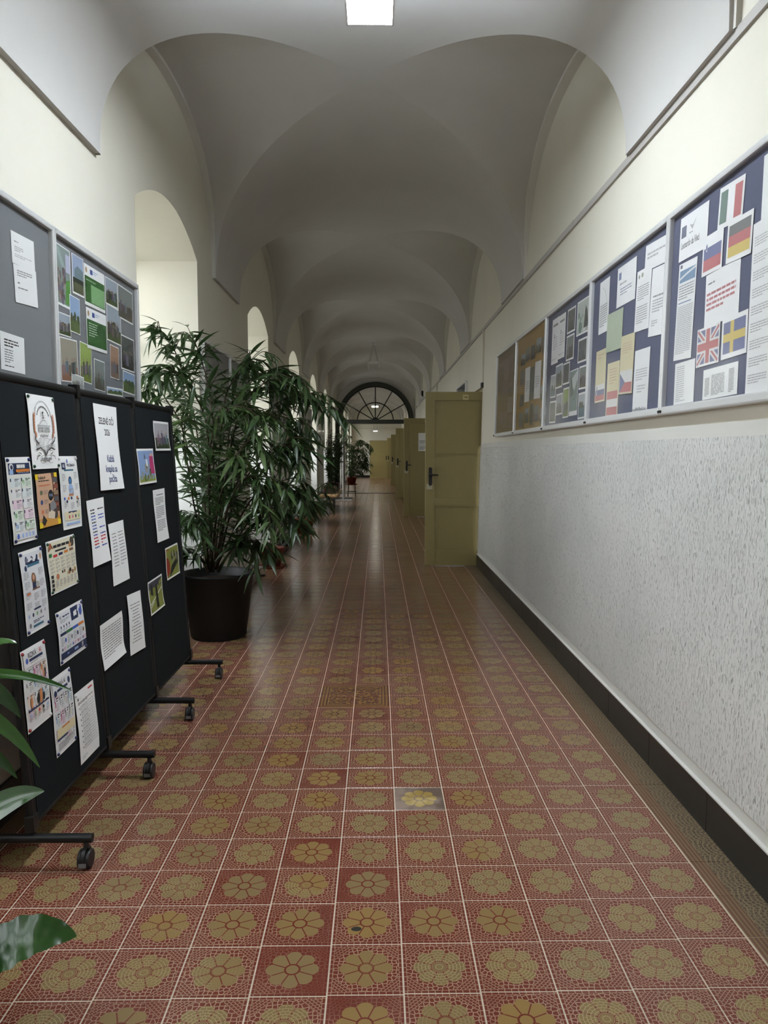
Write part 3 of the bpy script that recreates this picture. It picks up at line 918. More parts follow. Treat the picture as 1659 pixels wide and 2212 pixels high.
# ================================================================== PRINTED SHEETS
INK = dict(k=(.02, .02, .022), g=(.22, .22, .23), lg=(.45, .45, .46), w=(.82, .82, .80), navy=(.018, .03, .085), blue=(.06, .11, .42), lb=(.35, .48, .72), red=(.50, .03, .04), or_=(.62, .20, .04), ye=(.80, .62, .08), gr=(.03, .16, .05), lgr=(.28, .50, .25), cream=(.76, .72, .55), pk=(.62, .16, .30), br=(.20, .10, .05), tan=(.60, .38, .22), teal=(.05, .15, .22))
class Draw:
    """flat print on a sheet; coordinates 0..1 across and up"""
    def __init__(s, w, h, seed=0): s.w, s.h, s.items, s.layer, s.r = w, h, [], 0, random.Random(seed)
    def _add(s, pts, faces, col):
        s.layer += 1
        s.items.append(([((x - .5) * s.w, (y - .5) * s.h, .0004 + .00004 * s.layer) for x, y in pts], faces, INK.get(col, col) if isinstance(col, str) else col))
    def rect(s, x0, y0, x1, y1, col):
        n = max(1, int(abs(x1 - x0) / .2)); m = max(1, int(abs(y1 - y0) / .12))
        pts = [(x0 + (x1 - x0) * i / n, y0 + (y1 - y0) * j / m) for j in range(m + 1) for i in range(n + 1)]
        s._add(pts, [(j * (n + 1) + i, j * (n + 1) + i + 1, (j + 1) * (n + 1) + i + 1, (j + 1) * (n + 1) + i) for j in range(m) for i in range(n)], col); return s
    def poly(s, pts, col): s._add(pts, [tuple(range(len(pts)))], col); return s
    def ell(s, cx, cy, rx, ry, col, n=16): return s.poly([(cx + rx * math.cos(2 * math.pi * k / n), cy + ry * math.sin(2 * math.pi * k / n)) for k in range(n)], col)
    def stroke(s, pts, wd, col):
        """polyline with metric width wd"""
        L, R = [], []
        P = [Vector((x * s.w, y * s.h)) for x, y in pts]
        for i, p in enumerate(P):
            d = P[min(i + 1, len(P) - 1)] - P[max(i - 1, 0)]
            d = d.normalized() if d.length else Vector((1, 0))
            nn = Vector((-d.y, d.x)) * wd / 2
            L.append(((p + nn).x / s.w, (p + nn).y / s.h)); R.append(((p - nn).x / s.w, (p - nn).y / s.h))
        n = len(P)
        s._add(L + R, [(i, i + 1, n + i + 1, n + i) for i in range(n - 1)], col); return s
    def arcs(s, cx, cy, rx, ry, a0, a1, wd, col, n=16): return s.stroke([(cx + rx * math.cos(math.radians(a0 + (a1 - a0) * k / n)), cy + ry * math.sin(math.radians(a0 + (a1 - a0) * k / n))) for k in range(n + 1)], wd, col)
    def text(s, t, cx, cy, size, col, sx=1.0, bold=False):
        vs, fs = text_polys(t, size, sx, bold)
        s.layer += 1
        s.items.append(([((cx - .5) * s.w + x, (cy - .5) * s.h + y, .0004 + .00004 * s.layer) for x, y in vs], fs, INK[col] if isinstance(col, str) else col)); return s
    def lines(s, x0, y0, x1, y1, n, col='g', fill=.45, last=.6, word=True):
        """rows of print too small to read"""
        st = (y1 - y0) / n
        pts, fs = [], []
        for i in range(n):
            yb = y1 - (i + 1) * st + st * (1 - fill) / 2; yt = yb + st * fill
            xe = x1 if i < n - 1 else x0 + (x1 - x0) * last
            x = x0
            while x < xe - .01:
                L = s.r.uniform(.05, .16) if word else xe - x
                e = min(x + L, xe)
                o = len(pts); pts += [(x, yb), (e, yb), (e, yt), (x, yt)]; fs.append((o, o + 1, o + 2, o + 3))
                x = e + .018
        if fs: s._add(pts, fs, col)
        return s
    def blobs(s, x0, y0, x1, y1, n, cols, sz=.06, asp=1.6):
        for _ in range(n):
            k = s.r.uniform(.5, 1.3) * sz
            s.ell(s.r.uniform(x0, x1), s.r.uniform(y0, y1), k, k * asp * s.r.uniform(.7, 1.3), s.r.choice(cols), 8)
        return s

def photo(d, style, m=.05):
    """a snapshot: sky, ground, people or trees as flat shapes inside the white border"""
    x0, x1, y0, y1 = m, 1 - m, m * d.w / d.h, 1 - m * d.w / d.h
    r = d.r
    S = {'sky': ((.30, .42, .62), (.10, .14, .05)), 'dusk': ((.40, .40, .42), (.035, .05, .025)), 'group': ((.20, .23, .22), (.10, .09, .07)), 'dark': ((.07, .085, .085), (.05, .05, .045)),
         'trees': ((.34, .40, .46), (.06, .085, .03)), 'indoor': ((.33, .30, .24), (.26, .13, .08)), 'pale': ((.52, .55, .53), (.28, .31, .28)), 'sea': ((.52, .56, .60), (.07, .15, .20)), 'grass': ((.30, .40, .10), (.16, .20, .04)), 'warm': ((.36, .22, .15), (.22, .15, .11)), 'faded': ((.34, .24, .20), (.24, .17, .13))}[style]
    hz = y0 + (y1 - y0) * r.uniform(.35, .55)
    d.rect(x0, hz, x1, y1, S[0]).rect(x0, y0, x1, hz, S[1])
    if style in ('trees', 'sky', 'sea'):
        for k in range(7):
            cx = r.uniform(x0 + .08, x1 - .08)
            d.ell(cx, hz + r.uniform(-.02, .08), .09, r.uniform(.05, .16), (r.uniform(.03, .10), r.uniform(.06, .12), r.uniform(.02, .06)), 9)
    if style in ('group', 'dark', 'indoor', 'dusk', 'warm', 'faded', 'pale', 'grass', 'trees'):
        n = r.randint(4, 7)
        for k in range(n):
            cx = x0 + .1 + (x1 - x0 - .2) * (k + .5) / n + r.uniform(-.03, .03)
            hh = r.uniform(.20, .34); yb = y0 + (y1 - y0) * r.uniform(.10, .25)
            v = r.uniform(.02, .22) if style != 'pale' else r.uniform(.10, .4)
            d.poly([(cx - .045, yb), (cx + .045, yb), (cx + .055, yb + hh), (cx, yb + hh + .03), (cx - .055, yb + hh)], (v * r.uniform(.6, 1.2), v * r.uniform(.6, 1.1), v * r.uniform(.7, 1.3)))
            d.ell(cx, yb + hh + .07, .028, .042, (.30, .19, .14), 8)
    return d

class Board:
    """a plane that carries sheets: origin of its (along, height) axes, outward normal"""
    def __init__(s, kind): s.kind = kind
    def frame(s, u, v, off, rot):
        if s.kind == 'stand': U, V, N, p = Vector((0, 1, 0)), Vector((SL, 0, 1)).normalized(), None, Vector((sbx(v) + .0115, u, v))
        elif s.kind == 'right': U, V, N, p = Vector((0, -1, 0)), Vector((LEAN, 0, 1)).normalized(), None, Vector((xr(v) - .014, -u, v))
        elif s.kind == 'left': U, V, N, p = Vector((0, 1, 0)), Vector((0, 0, 1)), None, Vector((XL + .014, u, v))
        else: U, V, N, p = Vector((1, 0, 0)), Vector((0, 0, 1)), None, Vector((u, s.y, v))
        N = U.cross(V)
        a = math.radians(rot)
        U2 = U * math.cos(a) + V * math.sin(a); V2 = V * math.cos(a) - U * math.sin(a)
        p = p + N * off
        m = Matrix((U2, V2, N)).transposed().to_4x4(); m.translation = p
        return m
BD = {k: Board(k) for k in ('stand', 'right', 'left', 'door')}
def sheet(name, board, pos, label, cat, paper='paper', draw=None, curl=0.0, off=.0015, pins=None, group=None, seed=0):
    u, v, w, h, rot = pos
    rr = random.Random(hash((round(u * 1000), round(v * 1000))) & 0xffff)
    ph, amp = rr.uniform(0, 6), curl
    def bend(x, y):
        if not amp: return 0.0
        e = abs(y) / (h / 2)
        return amp * (.55 + .45 * math.sin(2.6 * y / h * 2 + ph + 1.4 * x / w)) * (1.0 if not pins else (1 - e ** 4 * .8)) + amp * .9 * max(0, -y / (h / 2)) ** 3 * (0 if pins else 1) * (.5 + x / w)
    nx, ny = (5, 8) if amp else (1, 1)
    b = B()
    vs = [((i / nx - .5) * w, (j / ny - .5) * h) for j in range(ny + 1) for i in range(nx + 1)]
    fs = [(j * (nx + 1) + i, j * (nx + 1) + i + 1, (j + 1) * (nx + 1) + i + 1, (j + 1) * (nx + 1) + i) for j in range(ny) for i in range(nx)]
    V3 = [(x, y, bend(x, y)) for x, y in vs]
    b.add(V3, fs, 0, True)
    nb = len(V3)
    b.add([(x, y, z - .0003) for x, y, z in V3], [f[::-1] for f in fs], 0, True)
    o = b.obj(name, paper, label=label, cat=cat, group=group)
    o.matrix_world = BD[board].frame(u, v, off, rot)
    if draw:
        pv, pf, pc = [], [], []
        for pts, faces, col in draw.items:
            k0 = len(pv)
            pv += [(x, y, z + bend(x, y)) for x, y, z in pts]
            for f in faces: pf.append(tuple(i + k0 for i in f)); pc.append(col)
        me = bpy.data.meshes.new('print'); me.from_pydata(pv, [], pf)
        at = me.color_attributes.new('Col', 'FLOAT_COLOR', 'CORNER')
        cols = np.array([c + (1.0,) for f, c in zip(pf, pc) for _ in f], dtype=np.float32)
        at.data.foreach_set('color', cols.ravel())
        me.materials.append(MATS['print_ink']); me.update()
        po = bpy.data.objects.new('print', me); COL.objects.link(po); po.parent = o
    if pins:
        for i, (sx, sy) in enumerate(((-1, 1), (1, 1), (-1, -1), (1, -1))):
            mt = pins if isinstance(pins, str) else pins[i]
            if not mt: continue
            x, y = sx * (w / 2 - .010), sy * (h / 2 - .010)
            if mt == 'tape_yellow': pb = B().box(x - .012, y - .010, bend(x, y) + .0003, x + .012, y + .010, bend(x, y) + .0009)
            else: pb = B().tube([(x, y, -.001), (x, y, bend(x, y) + .004), (x, y, bend(x, y) + .0065)], [.0058, .0058, .0035], 12)
            pb.obj('pin' if mt != 'tape_yellow' else 'tape', mt, o)
    return o

# poster positions on their boards: along, height, width, height of sheet (m), tilt (deg)
P_S = {'1': (2.768, 1.453, 0.222, 0.267, 0), '2': (2.555, 1.219, 0.171, 0.29, 0.3), '3': (2.757, 1.206, 0.176, 0.194, 0.9), '4': (2.957, 1.223, 0.18, 0.284, -0.1), '5': (2.829, 0.959, 0.251, 0.197, 0.9), '6': (2.583, 0.904, 0.172, 0.286, 1.5), '7': (2.851, 0.693, 0.248, 0.198, 1.3), '8': (2.529, 0.582, 0.18, 0.28, 0.4), '9': (2.716, 0.425, 0.177, 0.285, 0.7), '10': (2.918, 0.313, 0.191, 0.281, 0.3), '11': (3.421, 1.401, 0.281, 0.381, -0.7), '12': (3.211, 1.041, 0.191, 0.281, 1.6), '13': (3.434, 0.921, 0.202, 0.281, 0.9), '14': (3.26, 0.556, 0.272, 0.197, 1.8), '15': (3.581, 0.561, 0.204, 0.286, -2.8), '16': (4.284, 1.471, 0.293, 0.164, 0.4), '17': (3.957, 1.307, 0.279, 0.184, 0.6), '18': (4.137, 1.035, 0.213, 0.285, 0.6), '19': (4.289, 0.756, 0.263, 0.181, 0.6), '20': (3.935, 0.63, 0.245, 0.176, 2)}
P_A = {'1': (-2.999, 2.235, 0.262, 0.172, -1.6), '2': (-3.042, 1.945, 0.174, 0.385, -2.3), '3': (-3.015, 1.658, 0.195, 0.167, 0.3), '4': (-2.687, 2.247, 0.189, 0.146, -3.7), '5': (-2.815, 2.112, 0.168, 0.144, -0.5), '6': (-2.607, 2.109, 0.182, 0.143, -2), '7': (-2.723, 1.943, 0.269, 0.194, 1.1), '8': (-2.812, 1.774, 0.191, 0.143, 0.2), '9': (-2.607, 1.78, 0.186, 0.144, 1.2), '10': (-2.701, 1.632, 0.273, 0.111, 0.6), '12': (-2.434, 1.846, 0.147, 0.554, 0.6), '11': (-2.4, 2.219, 0.136, 0.21, 0.6)}
P_B = {'1': (-4.15, 2.172, 0.174, 0.284, 0.2), '2': (-3.791, 2.216, 0.282, 0.199, -0.8), '3': (-3.539, 2.087, 0.192, 0.281, -2.4), '4': (-3.394, 2.259, 0.279, 0.115, -3.8), '5': (-3.333, 2.042, 0.207, 0.298, -3.8), '6': (-3.947, 2.008, 0.26, 0.201, -1.4), '7': (-4.163, 1.798, 0.186, 0.284, 0.2), '8': (-3.939, 1.704, 0.198, 0.287, -0.8), '9': (-3.729, 1.812, 0.202, 0.288, -2.1), '10': (-3.514, 1.713, 0.2, 0.289, -1.2)}
P_C = {'1': (-5.276, 2.149, 0.198, 0.312, -0.7), '2': (-5.087, 2.154, 0.181, 0.291, -0.5), '3': (-4.847, 2.219, 0.2, 0.156, -1.4), '4': (-4.566, 2.193, 0.287, 0.208, -1.2), '5': (-4.855, 2.049, 0.192, 0.161, -1), '6': (-4.559, 1.992, 0.195, 0.144, -1.3), '7': (-5.126, 1.893, 0.187, 0.159, 0.1), '8': (-4.93, 1.892, 0.171, 0.14, -0.5), '9': (-5.286, 1.84, 0.157, 0.159, -1.4), '10': (-4.726, 1.752, 0.198, 0.286, 0.2), '11': (-4.518, 1.827, 0.176, 0.14, -1.2), '12': (-5.09, 1.703, 0.175, 0.143, 0.2), '13': (-4.911, 1.701, 0.146, 0.194, 0.2), '14': (-4.509, 1.659, 0.189, 0.158, 0.3), '15': (-5.275, 1.66, 0.182, 0.153, -1)}
P_D = {'1': (-5.589, 2.169, 0.19, 0.124, -3.5), '2': (-5.815, 2.195, 0.179, 0.111, -2.6), '3': (-6.023, 2.171, 0.165, 0.11, -2.1), '4': (-6.231, 2.182, 0.193, 0.103, 1.5), '5': (-6.429, 2.16, 0.188, 0.093, -1.9), '6': (-5.569, 1.994, 0.179, 0.123, -1.7), '7': (-5.817, 1.935, 0.222, 0.284, -2.2), '8': (-6.019, 1.924, 0.176, 0.259, -0.5), '9': (-6.214, 1.933, 0.2, 0.28, -1.1), '10': (-6.436, 2.01, 0.17, 0.123, -0.8), '11': (-5.583, 1.822, 0.199, 0.109, 0.8), '12': (-6.43, 1.818, 0.177, 0.098, 0), '13': (-6.432, 1.654, 0.191, 0.123, -1.4), '14': (-6.194, 1.679, 0.159, 0.12, -0.3), '15': (-6, 1.68, 0.127, 0.168, -0.4), '16': (-5.819, 1.679, 0.181, 0.121, 0.8), '17': (-5.58, 1.648, 0.196, 0.12, 0)}
P_E = {'1': (-7.505, 2.213, 0.169, 0.13, 0.2), '2': (-7.269, 2.173, 0.24, 0.202, -1.8), '3': (-7.017, 2.2, 0.229, 0.157, 0.4), '4': (-6.737, 2.208, 0.193, 0.108, -2.6), '5': (-6.746, 2.014, 0.187, 0.107, -1.5), '6': (-6.993, 1.979, 0.208, 0.103, -0.6), '7': (-7.31, 1.97, 0.262, 0.193, -2.9), '8': (-6.774, 1.85, 0.183, 0.125, -2.4), '9': (-7.008, 1.821, 0.241, 0.143, -1.7), '10': (-7.519, 1.715, 0.174, 0.126, -0.7), '11': (-7.272, 1.696, 0.228, 0.147, -1.2), '12': (-6.978, 1.667, 0.195, 0.122, -1.2), '13': (-6.761, 1.662, 0.186, 0.12, -1.3)}
P_L = {'a': (3.013, 2.161, 0.192, 0.119, 2.2), 'b': (3.025, 2.031, 0.191, 0.143, 3.8), 'c': (2.898, 1.755, 0.188, 0.14, -0.3), '1': (3.378, 2.151, 0.175, 0.262, -0.7), '2': (3.551, 2.192, 0.136, 0.179, 0.7), '3': (3.758, 2.177, 0.265, 0.192, 0.7), '4': (3.766, 1.975, 0.264, 0.192, 0.8), '5': (3.992, 2.207, 0.179, 0.136, 1), '6': (4.206, 2.187, 0.245, 0.177, -0.8), '7': (3.501, 2.006, 0.115, 0.164, -1.2), '8': (3.373, 1.942, 0.16, 0.098, 1.2), '9': (4.016, 2.046, 0.215, 0.188, -1.2), '10': (3.422, 1.791, 0.191, 0.194, 2.4), '11': (3.616, 1.802, 0.143, 0.184, -2.6), '12': (3.788, 1.761, 0.143, 0.151, -1.3), '13': (4.007, 1.851, 0.132, 0.171, -1.8), '14': (4.224, 1.923, 0.218, 0.185, -0.5), '15': (4.231, 1.764, 0.201, 0.119, -1.9), '16': (4.002, 1.698, 0.239, 0.042, 1.2), '17': (3.508, 1.702, 0.143, 0.067, -3.4)}

# ------------------------------------------------------------------ glazed notice cases
def case(board, u0, u1, backing, label, z0=1.537, z1=2.375, group=None, knobs=True):
    """u grows to the viewer's right"""
    fw, dp = .026, .034
    root = empty('notice_case', BD[board].frame((u0 + u1) / 2, z0, 0, 0).translation, label=label, cat='notice board', group=group)
    def fb(a0, v0, a1, v1, d0, d1, bev=0.0):
        b = B().box(a0, v0, d0, a1, v1, d1, bev=bev)
        out = []
        for a, v, d in b.v:
            m = BD[board].frame(a, v, d - .014, 0)
            out.append(tuple(m.translation))
        b.v = out
        return b
    part(fb(u0 + .01, z0 + .01, u1 - .01, z1 - .01, .001, .0135), 'backing', backing, root)
    part(fb(u0 + .002, z1 - fw, u1 - .002, z1, 0, dp, .007), 'frame_rail', 'aluminium', root)
    part(fb(u0 + .002, z0, u1 - .002, z0 + fw + .008, 0, dp + .004, .007), 'frame_rail', 'aluminium', root)
    part(fb(u0, z0 + .004, u0 + fw * .75, z1 - .002, 0, dp, .005), 'frame_stile', 'aluminium', root)
    part(fb(u1 - fw * .75, z0 + .004, u1, z1 - .002, 0, dp, .005), 'frame_stile', 'aluminium', root)
    gq = [tuple(BD[board].frame(a_, v_, .024 - .014, 0).translation) for a_, v_ in ((u0 + .018, z0 + .03), (u1 - .018, z0 + .03), (u1 - .018, z1 - .024), (u0 + .018, z1 - .024))]
    part(B().quad(*gq), 'glass_pane', 'case_glass', root)
    if knobs:
        for a in (u0 + .012, u0 + .034):
            m = BD[board].frame(a, z0 + .014, dp + .006 - .014, 0)
            part(B().cyl(m.translation, m.col[2].to_3d(), .006, .008, 10), 'lock_knob', 'black_plastic', root)
    return root
RJ = [2.07, 3.222, 4.376, 5.528, 6.704, 7.794]
cl = ['glazed notice case with European flag prints on navy felt above the rough dado',
      'glazed notice case with white letters and three flag bottomed sheets on navy felt',
      'glazed notice case with white bordered snapshots on navy felt',
      'glazed notice case with dark group photographs on ochre paper',
      'dim glazed notice case with faded photographs on brownish paper beside the open door']
bk = ['case_backing_blue'] * 3 + ['case_backing_ochre', 'case_backing_faded']
for k in range(5): case('right', -RJ[k + 1], -RJ[k], bk[k], cl[k])
case('right', -11.75, -10.55, 'case_backing_grey', 'glazed notice case behind the open door with plate 106', knobs=False)
case('left', 2.115, 3.266, 'case_backing_grey', 'grey glazed notice case with two white letters behind the display stand', z0=1.50, z1=2.335)
case('left', 3.266, 4.39, 'case_backing_grey', 'glazed notice case crowded with colour photographs beside the first window', z0=1.50, z1=2.335)
pl = ['on the pier between the first and second window', 'on the pier between the second and third window', 'on the pier between the third and fourth window', 'on the pier between the fourth and fifth window']
for k in range(4):
    a = WINS[k + 2] + WW + .05; c = WINS[k + 3] - .05; mid = (a + c) / 2
    for j, (p, q) in enumerate(((a, mid), (mid, c))):
        nth = ('first', 'second', 'third', 'fourth', 'fifth')
        case('left', p, q, 'case_backing_grey', 'empty grey glazed notice case just ' + ('past the %s window' % nth[k] if j == 0 else 'before the %s window' % nth[k + 1]), z0=1.50, z1=2.275, knobs=False, group='empty notice cases on the piers')

# ------------------------------------------------------------------ notices on the black stand
def D(pos, seed=0): return Draw(pos[2], pos[3], seed)
pos = P_S
def S(k, label, draw, cat='notice', name='notice', curl=.004, pins='pin_blue', paper='paper', off=.0015): return sheet(name, 'stand', pos[k], label, cat, paper, draw, curl, off, pins)

d = D(pos['1'], 1)      # crest: wheat ears, arch, school front, open book and ribbon
lw = .0016
d.arcs(.5, .70, .30, .22, 0, 180, lw * 1.2, 'g', 28).arcs(.5, .70, .28, .205, 0, 180, lw * .7, 'lg', 28)
d.arcs(.5, .68, .225, .165, 15, 165, .0075, 'lg', 24)
for k in range(11):
    a = math.radians(160 - 14 * k); d.ell(.5 + .225 * math.cos(a), .68 + .165 * math.sin(a), .012, .013, 'k', 6)
d.ell(.5, .765, .022, .018, 'k').ell(.5, .725, .022, .022, 'g').ell(.5, .697, .02, .013, 'k')
for k in range(12):
    a = math.radians(30 * k + 8); d.stroke([(.5 + .05 * math.cos(a), .725 + .04 * math.sin(a)), (.5 + .115 * math.cos(a), .725 + .072 * math.sin(a))], .0012, 'lg')
d.arcs(.5, .60, .12, .06, 0, 180, lw, 'g').rect(.26, .585, .74, .592, 'g').rect(.28, .572, .72, .578, 'lg')
for i in range(7):
    for j in range(2): d.rect(.30 + i * .06, .50 + j * .037, .335 + i * .06, .53 + j * .037, 'lg')
for i in range(5): d.rect(.36 + i * .06, .44, .39 + i * .06, .475, 'lg')
for s in (-1, 1):
    for k in range(15):
        z = .44 + k * .021; x = .5 + s * (.33 + .02 * math.sin(k * .2) - (.03 if k < 3 else 0))
        d.ell(x, z, .026, .018, (.46, .15, .07) if k % 2 else (.55, .26, .16), 8)
    d.stroke([(.5 + s * .36, .44), (.5 + s * .33, .385), (.5 + s * .22, .335)], .005, 'k').stroke([(.5 + s * .345, .44), (.5 + s * .29, .39), (.5 + s * .2, .35)], .002, 'lg')
    for q in range(4):
        d.stroke([(.5, .185 + .012 * q), (.5 + s * .08, .255 + q * .022), (.5 + s * .2, .285 + q * .022), (.5 + s * .34, .262 + q * .022)], .0018 if q else .004, 'g' if q else 'k')
    d.stroke([(.5, .24), (.5 + s * .05, .34), (.5 + s * .16, .405), (.5 + s * .24, .40)], lw, 'lg')
    d.stroke([(.5 + s * .17, .20), (.5 + s * .25, .225), (.5 + s * .22, .185), (.5 + s * .31, .17), (.5 + s * .33, .13)], .003, 'k')
d.arcs(.5, .37, .18, .05, 20, 160, lw, 'lg')
d.stroke([(.30, .165), (.40, .185), (.5, .175), (.60, .185), (.70, .165)], lw, 'g').stroke([(.28, .085), (.36, .075), (.5, .10), (.64, .075), (.72, .085)], lw, 'g')
d.lines(.30, .115, .70, .155, 1, 'g', .8, 1)
S('1', 'white crest poster with wheat ears, open book and ribbon at the top of the stand', d, 'poster', 'poster', pins='pin_green', off=.003)

def info(k, seed, head='navy', body=('lb', 'cream', 'pk', 'lgr'), title='', title_col='w', cols=2, rows=5, foot=True, tint=(.80, .79, .74)):
    d = D(pos[k], seed)
    d.rect(.03, .03, .97, .93, tint)
    if head == 'navy':
        d.rect(.07, .80, .95, .93, 'navy')
        d.ell(.19, .885, .085, .042, 'w').ell(.20, .882, .05, .026, 'navy').ell(.18, .825, .08, .032, 'lb')
    r = d.r
    for i in range(cols):
        for j in range(rows):
            x0 = .09 + i * (.86 / cols); y0 = .775 - (j + 1) * (.63 / rows)
            w = .86 / cols - .02; h = .63 / rows - .015
            c = body[(i * 3 + j) % len(body)]
            base = INK[c]; d.rect(x0, y0, x0 + w, y0 + h, tuple(.55 * .78 + .45 * min(.8, q * 1.2 + .25) for q in base))
            d.ell(x0 + w * .22, y0 + h * .5, w * .13, h * .26, tuple(q * .8 + .05 for q in base), 12)
            d.rect(x0 + .005, y0 + h * .62, x0 + w * .12, y0 + h * .95, 'navy')
            d.lines(x0 + w * .45, y0 + h * .62, x0 + w * .92, y0 + h * .92, 2, 'k', .55).lines(x0 + w * .45, y0 + h * .05, x0 + w * .95, y0 + h * .56, 4, 'g', .32)
    if foot:
        d.rect(.09, .045, .93, .125, (.74, .75, .80)).ell(.17, .085, .05, .032, 'blue')
        for i in range(4): d.rect(.32 + i * .15, .06, .40 + i * .15, .11, 'lb')
    return d
d = info('2', 2); d.rect(.37, .868, .72, .915, 'lg').lines(.39, .872, .71, .912, 1, 'w', .8, 1).rect(.34, .825, .90, .858, 'or_').lines(.40, .812, .86, .822, 1, 'lb', .5, 1)
S('2', 'infographic with navy robot banner and ten pastel tip boxes beside the crest', d, 'poster', 'poster')
d = D(pos['3'], 3)      # robot at a desk with a book
d.rect(0, 0, 1, 1, (.60, .37, .24)).rect(.74, .25, 1, 1, (.10, .045, .03))
for j in range(5): d.rect(.78, .34 + j * .12, .98, .42 + j * .12, ((.26, .08, .05), (.09, .10, .12), (.30, .22, .14))[j % 3])
d.rect(0, 0, 1, .17, (.55, .28, .06)).ell(.62, .58, .12, .105, 'k').ell(.58, .585, .018, .03, 'lb').ell(.67, .58, .018, .03, 'lb').ell(.70, .36, .15, .11, 'g').ell(.78, .22, .12, .10, (.06, .05, .05))
d.poly([(.42, .16), (.72, .12), (.78, .25), (.48, .32)], (.66, .56, .44)).rect(.50, .43, .56, .26, (.08, .04, .03))
d.text('Používaj AI', .27, .925, .0155, 'k', .85, True).lines(.10, .85, .60, .885, 1, 'k', .55, 1).rect(.10, .77, .60, .795, (.62, .22, .12))
for j, c in enumerate(((.14, .16, .10), (.06, .09, .24), (.60, .20, .10))): d.ell(.19, .65 - j * .18, .06, .045, c).lines(.30, .605 - j * .18, .50, .695 - j * .18, 5, 'g', .35)
d.poly([(.10, .10), (.22, .03), (.34, .12), (.20, .24)], (.03, .03, .025))
S('3', 'orange brown photo poster of a dark robot reading, held by yellow tape', d, 'poster', 'poster', pins='tape_yellow')
d = info('4', 4, head='', cols=2, rows=2, tint=(.80, .80, .78), foot=False, body=('cream', 'lb'))
d.rect(.05, .18, .95, .80, (.79, .79, .77)).rect(.14, .82, .34, .91, 'navy').text('AI', .24, .865, .020, 'w', 1, True).text('PRE ŽIAKOV', .64, .872, .0150, 'navy', .95, True).rect(.24, .795, .74, .818, 'teal').ell(.46, .93, .03, .03, 'blue')
d.ell(.50, .66, .09, .06, 'navy').ell(.50, .66, .05, .035, (.06, .2, .42)).ell(.50, .55, .12, .07, 'lb').rect(.42, .47, .64, .55, (.34, .36, .42)).rect(.38, .45, .62, .48, (.45, .2, .1))
for x, y in ((.10, .70), (.10, .55), (.74, .72), (.74, .56), (.12, .33), (.46, .30), (.76, .32)): d.lines(x, y - .04, x + .17, y + .06, 5, 'g', .35)
for x, y, c in ((.15, .42, 'blue'), (.27, .38, 'navy'), (.50, .42, 'navy'), (.80, .42, 'or_'), (.35, .42, 'or_')): d.ell(x, y, .045, .022, c)
d.rect(.10, .12, .92, .24, (.74, .68, .46)).rect(.30, .215, .72, .24, 'navy')
for j in range(5): d.ell(.18 + j * .16, .165, .035, .026, ('lgr', 'red', 'pk', 'navy', 'lgr')[j])
d.rect(.16, .055, .88, .085, 'lb').rect(.88, 1.0, 1.0, .98, 'w')
S('4', 'infographic with a seated blue robot in the middle right of the crest poster', d, 'poster', 'poster', pins=['pin_white', 'pin_white', None, None])
d = D(pos['5'], 5)
d.rect(.02, .03, .98, .97, (.78, .74, .58)).ell(.13, .82, .085, .11, 'br').ell(.13, .90, .04, .06, (.4, .12, .05)).ell(.88, .87, .075, .10, (.06, .05, .04)).ell(.80, .82, .05, .05, (.6, .3, .12)).rect(.06, .69, .16, .76, 'gr')
d.lines(.22, .835, .78, .905, 1, 'k', .75, 1).rect(.28, .765, .66, .80, 'k')
for i, c in enumerate(('red', 'navy', 'or_', 'br')): d.rect(.20 + i * .19, .67 + .01 * i, .34 + i * .19, .72 + .01 * i, c)
for i in range(5):
    for j in range(4): d.lines(.06 + i * .19, .38 + j * .07, .06 + i * .19 + .14, .43 + j * .07, 3, 'g', .35)
d.ell(.27, .30, .05, .055, (.45, .16, .08)).blobs(.42, .28, .92, .36, 9, ['br', 'k', (.4, .26, .1)], .035, 1.2)
for j in range(4): d.rect(.04, .06 + j * .08, .12, .12 + j * .08, 'k')
for i in range(6): d.lines(.17 + i * .135, .10, .26 + i * .135, .24, 5, 'g', .35)
S('5', 'cream landscape infographic with history pictures and coloured column heads', d, 'poster', 'poster', pins='pin_green')
d = D(pos['6'], 6)
d.rect(.03, .03, .97, .96, (.76, .77, .80)).rect(.22, .83, .84, .93, 'navy').text('AI', .30, .88, .0200, 'w', .85, True).lines(.42, .86, .80, .90, 1, 'w', .7, 1).rect(.28, .795, .82, .83, 'teal').ell(.90, .88, .05, .04, 'tan').ell(.20, .79, .05, .035, 'navy')
d.ell(.48, .64, .10, .075, 'br').ell(.48, .66, .05, .035, (.6, .34, .24)).rect(.40, .52, .56, .60, 'navy').rect(.38, .505, .70, .525, 'br').ell(.62, .56, .08, .04, (.4, .38, .36))
for x, y in ((.08, .70), (.08, .58), (.08, .46), (.08, .33), (.42, .42), (.42, .30), (.72, .70), (.72, .56), (.72, .42), (.72, .30)): d.lines(x, y - .04, x + .20, y + .05, 5, 'g', .34)
d.rect(.12, .47, .28, .495, (.6, .2, .08)).rect(.36, .265, .66, .285, 'navy')
for j in range(5): d.ell(.14 + j * .17, .215, .035, .025, ('lb', 'navy', 'lgr', 'g', 'lg')[j])
d.lines(.30, .11, .75, .15, 2, 'navy', .5).rect(.28, .06, .72, .09, 'teal').ell(.16, .10, .05, .03, 'g')
S('6', 'tall infographic with navy and teal title boxes and a seated child drawing', d, 'poster', 'poster')
d = D(pos['7'], 7)
d.rect(.02, .03, .98, .95, (.77, .78, .81)).rect(.52, .70, .80, .95, 'navy').rect(.62, .75, .74, .90, 'w').ell(.89, .82, .06, .11, 'blue').text('AI', .14, .87, .019, 'navy', .85, True).lines(.22, .85, .46, .89, 1, 'navy', .7, 1).lines(.12, .76, .46, .83, 3, 'g', .4)
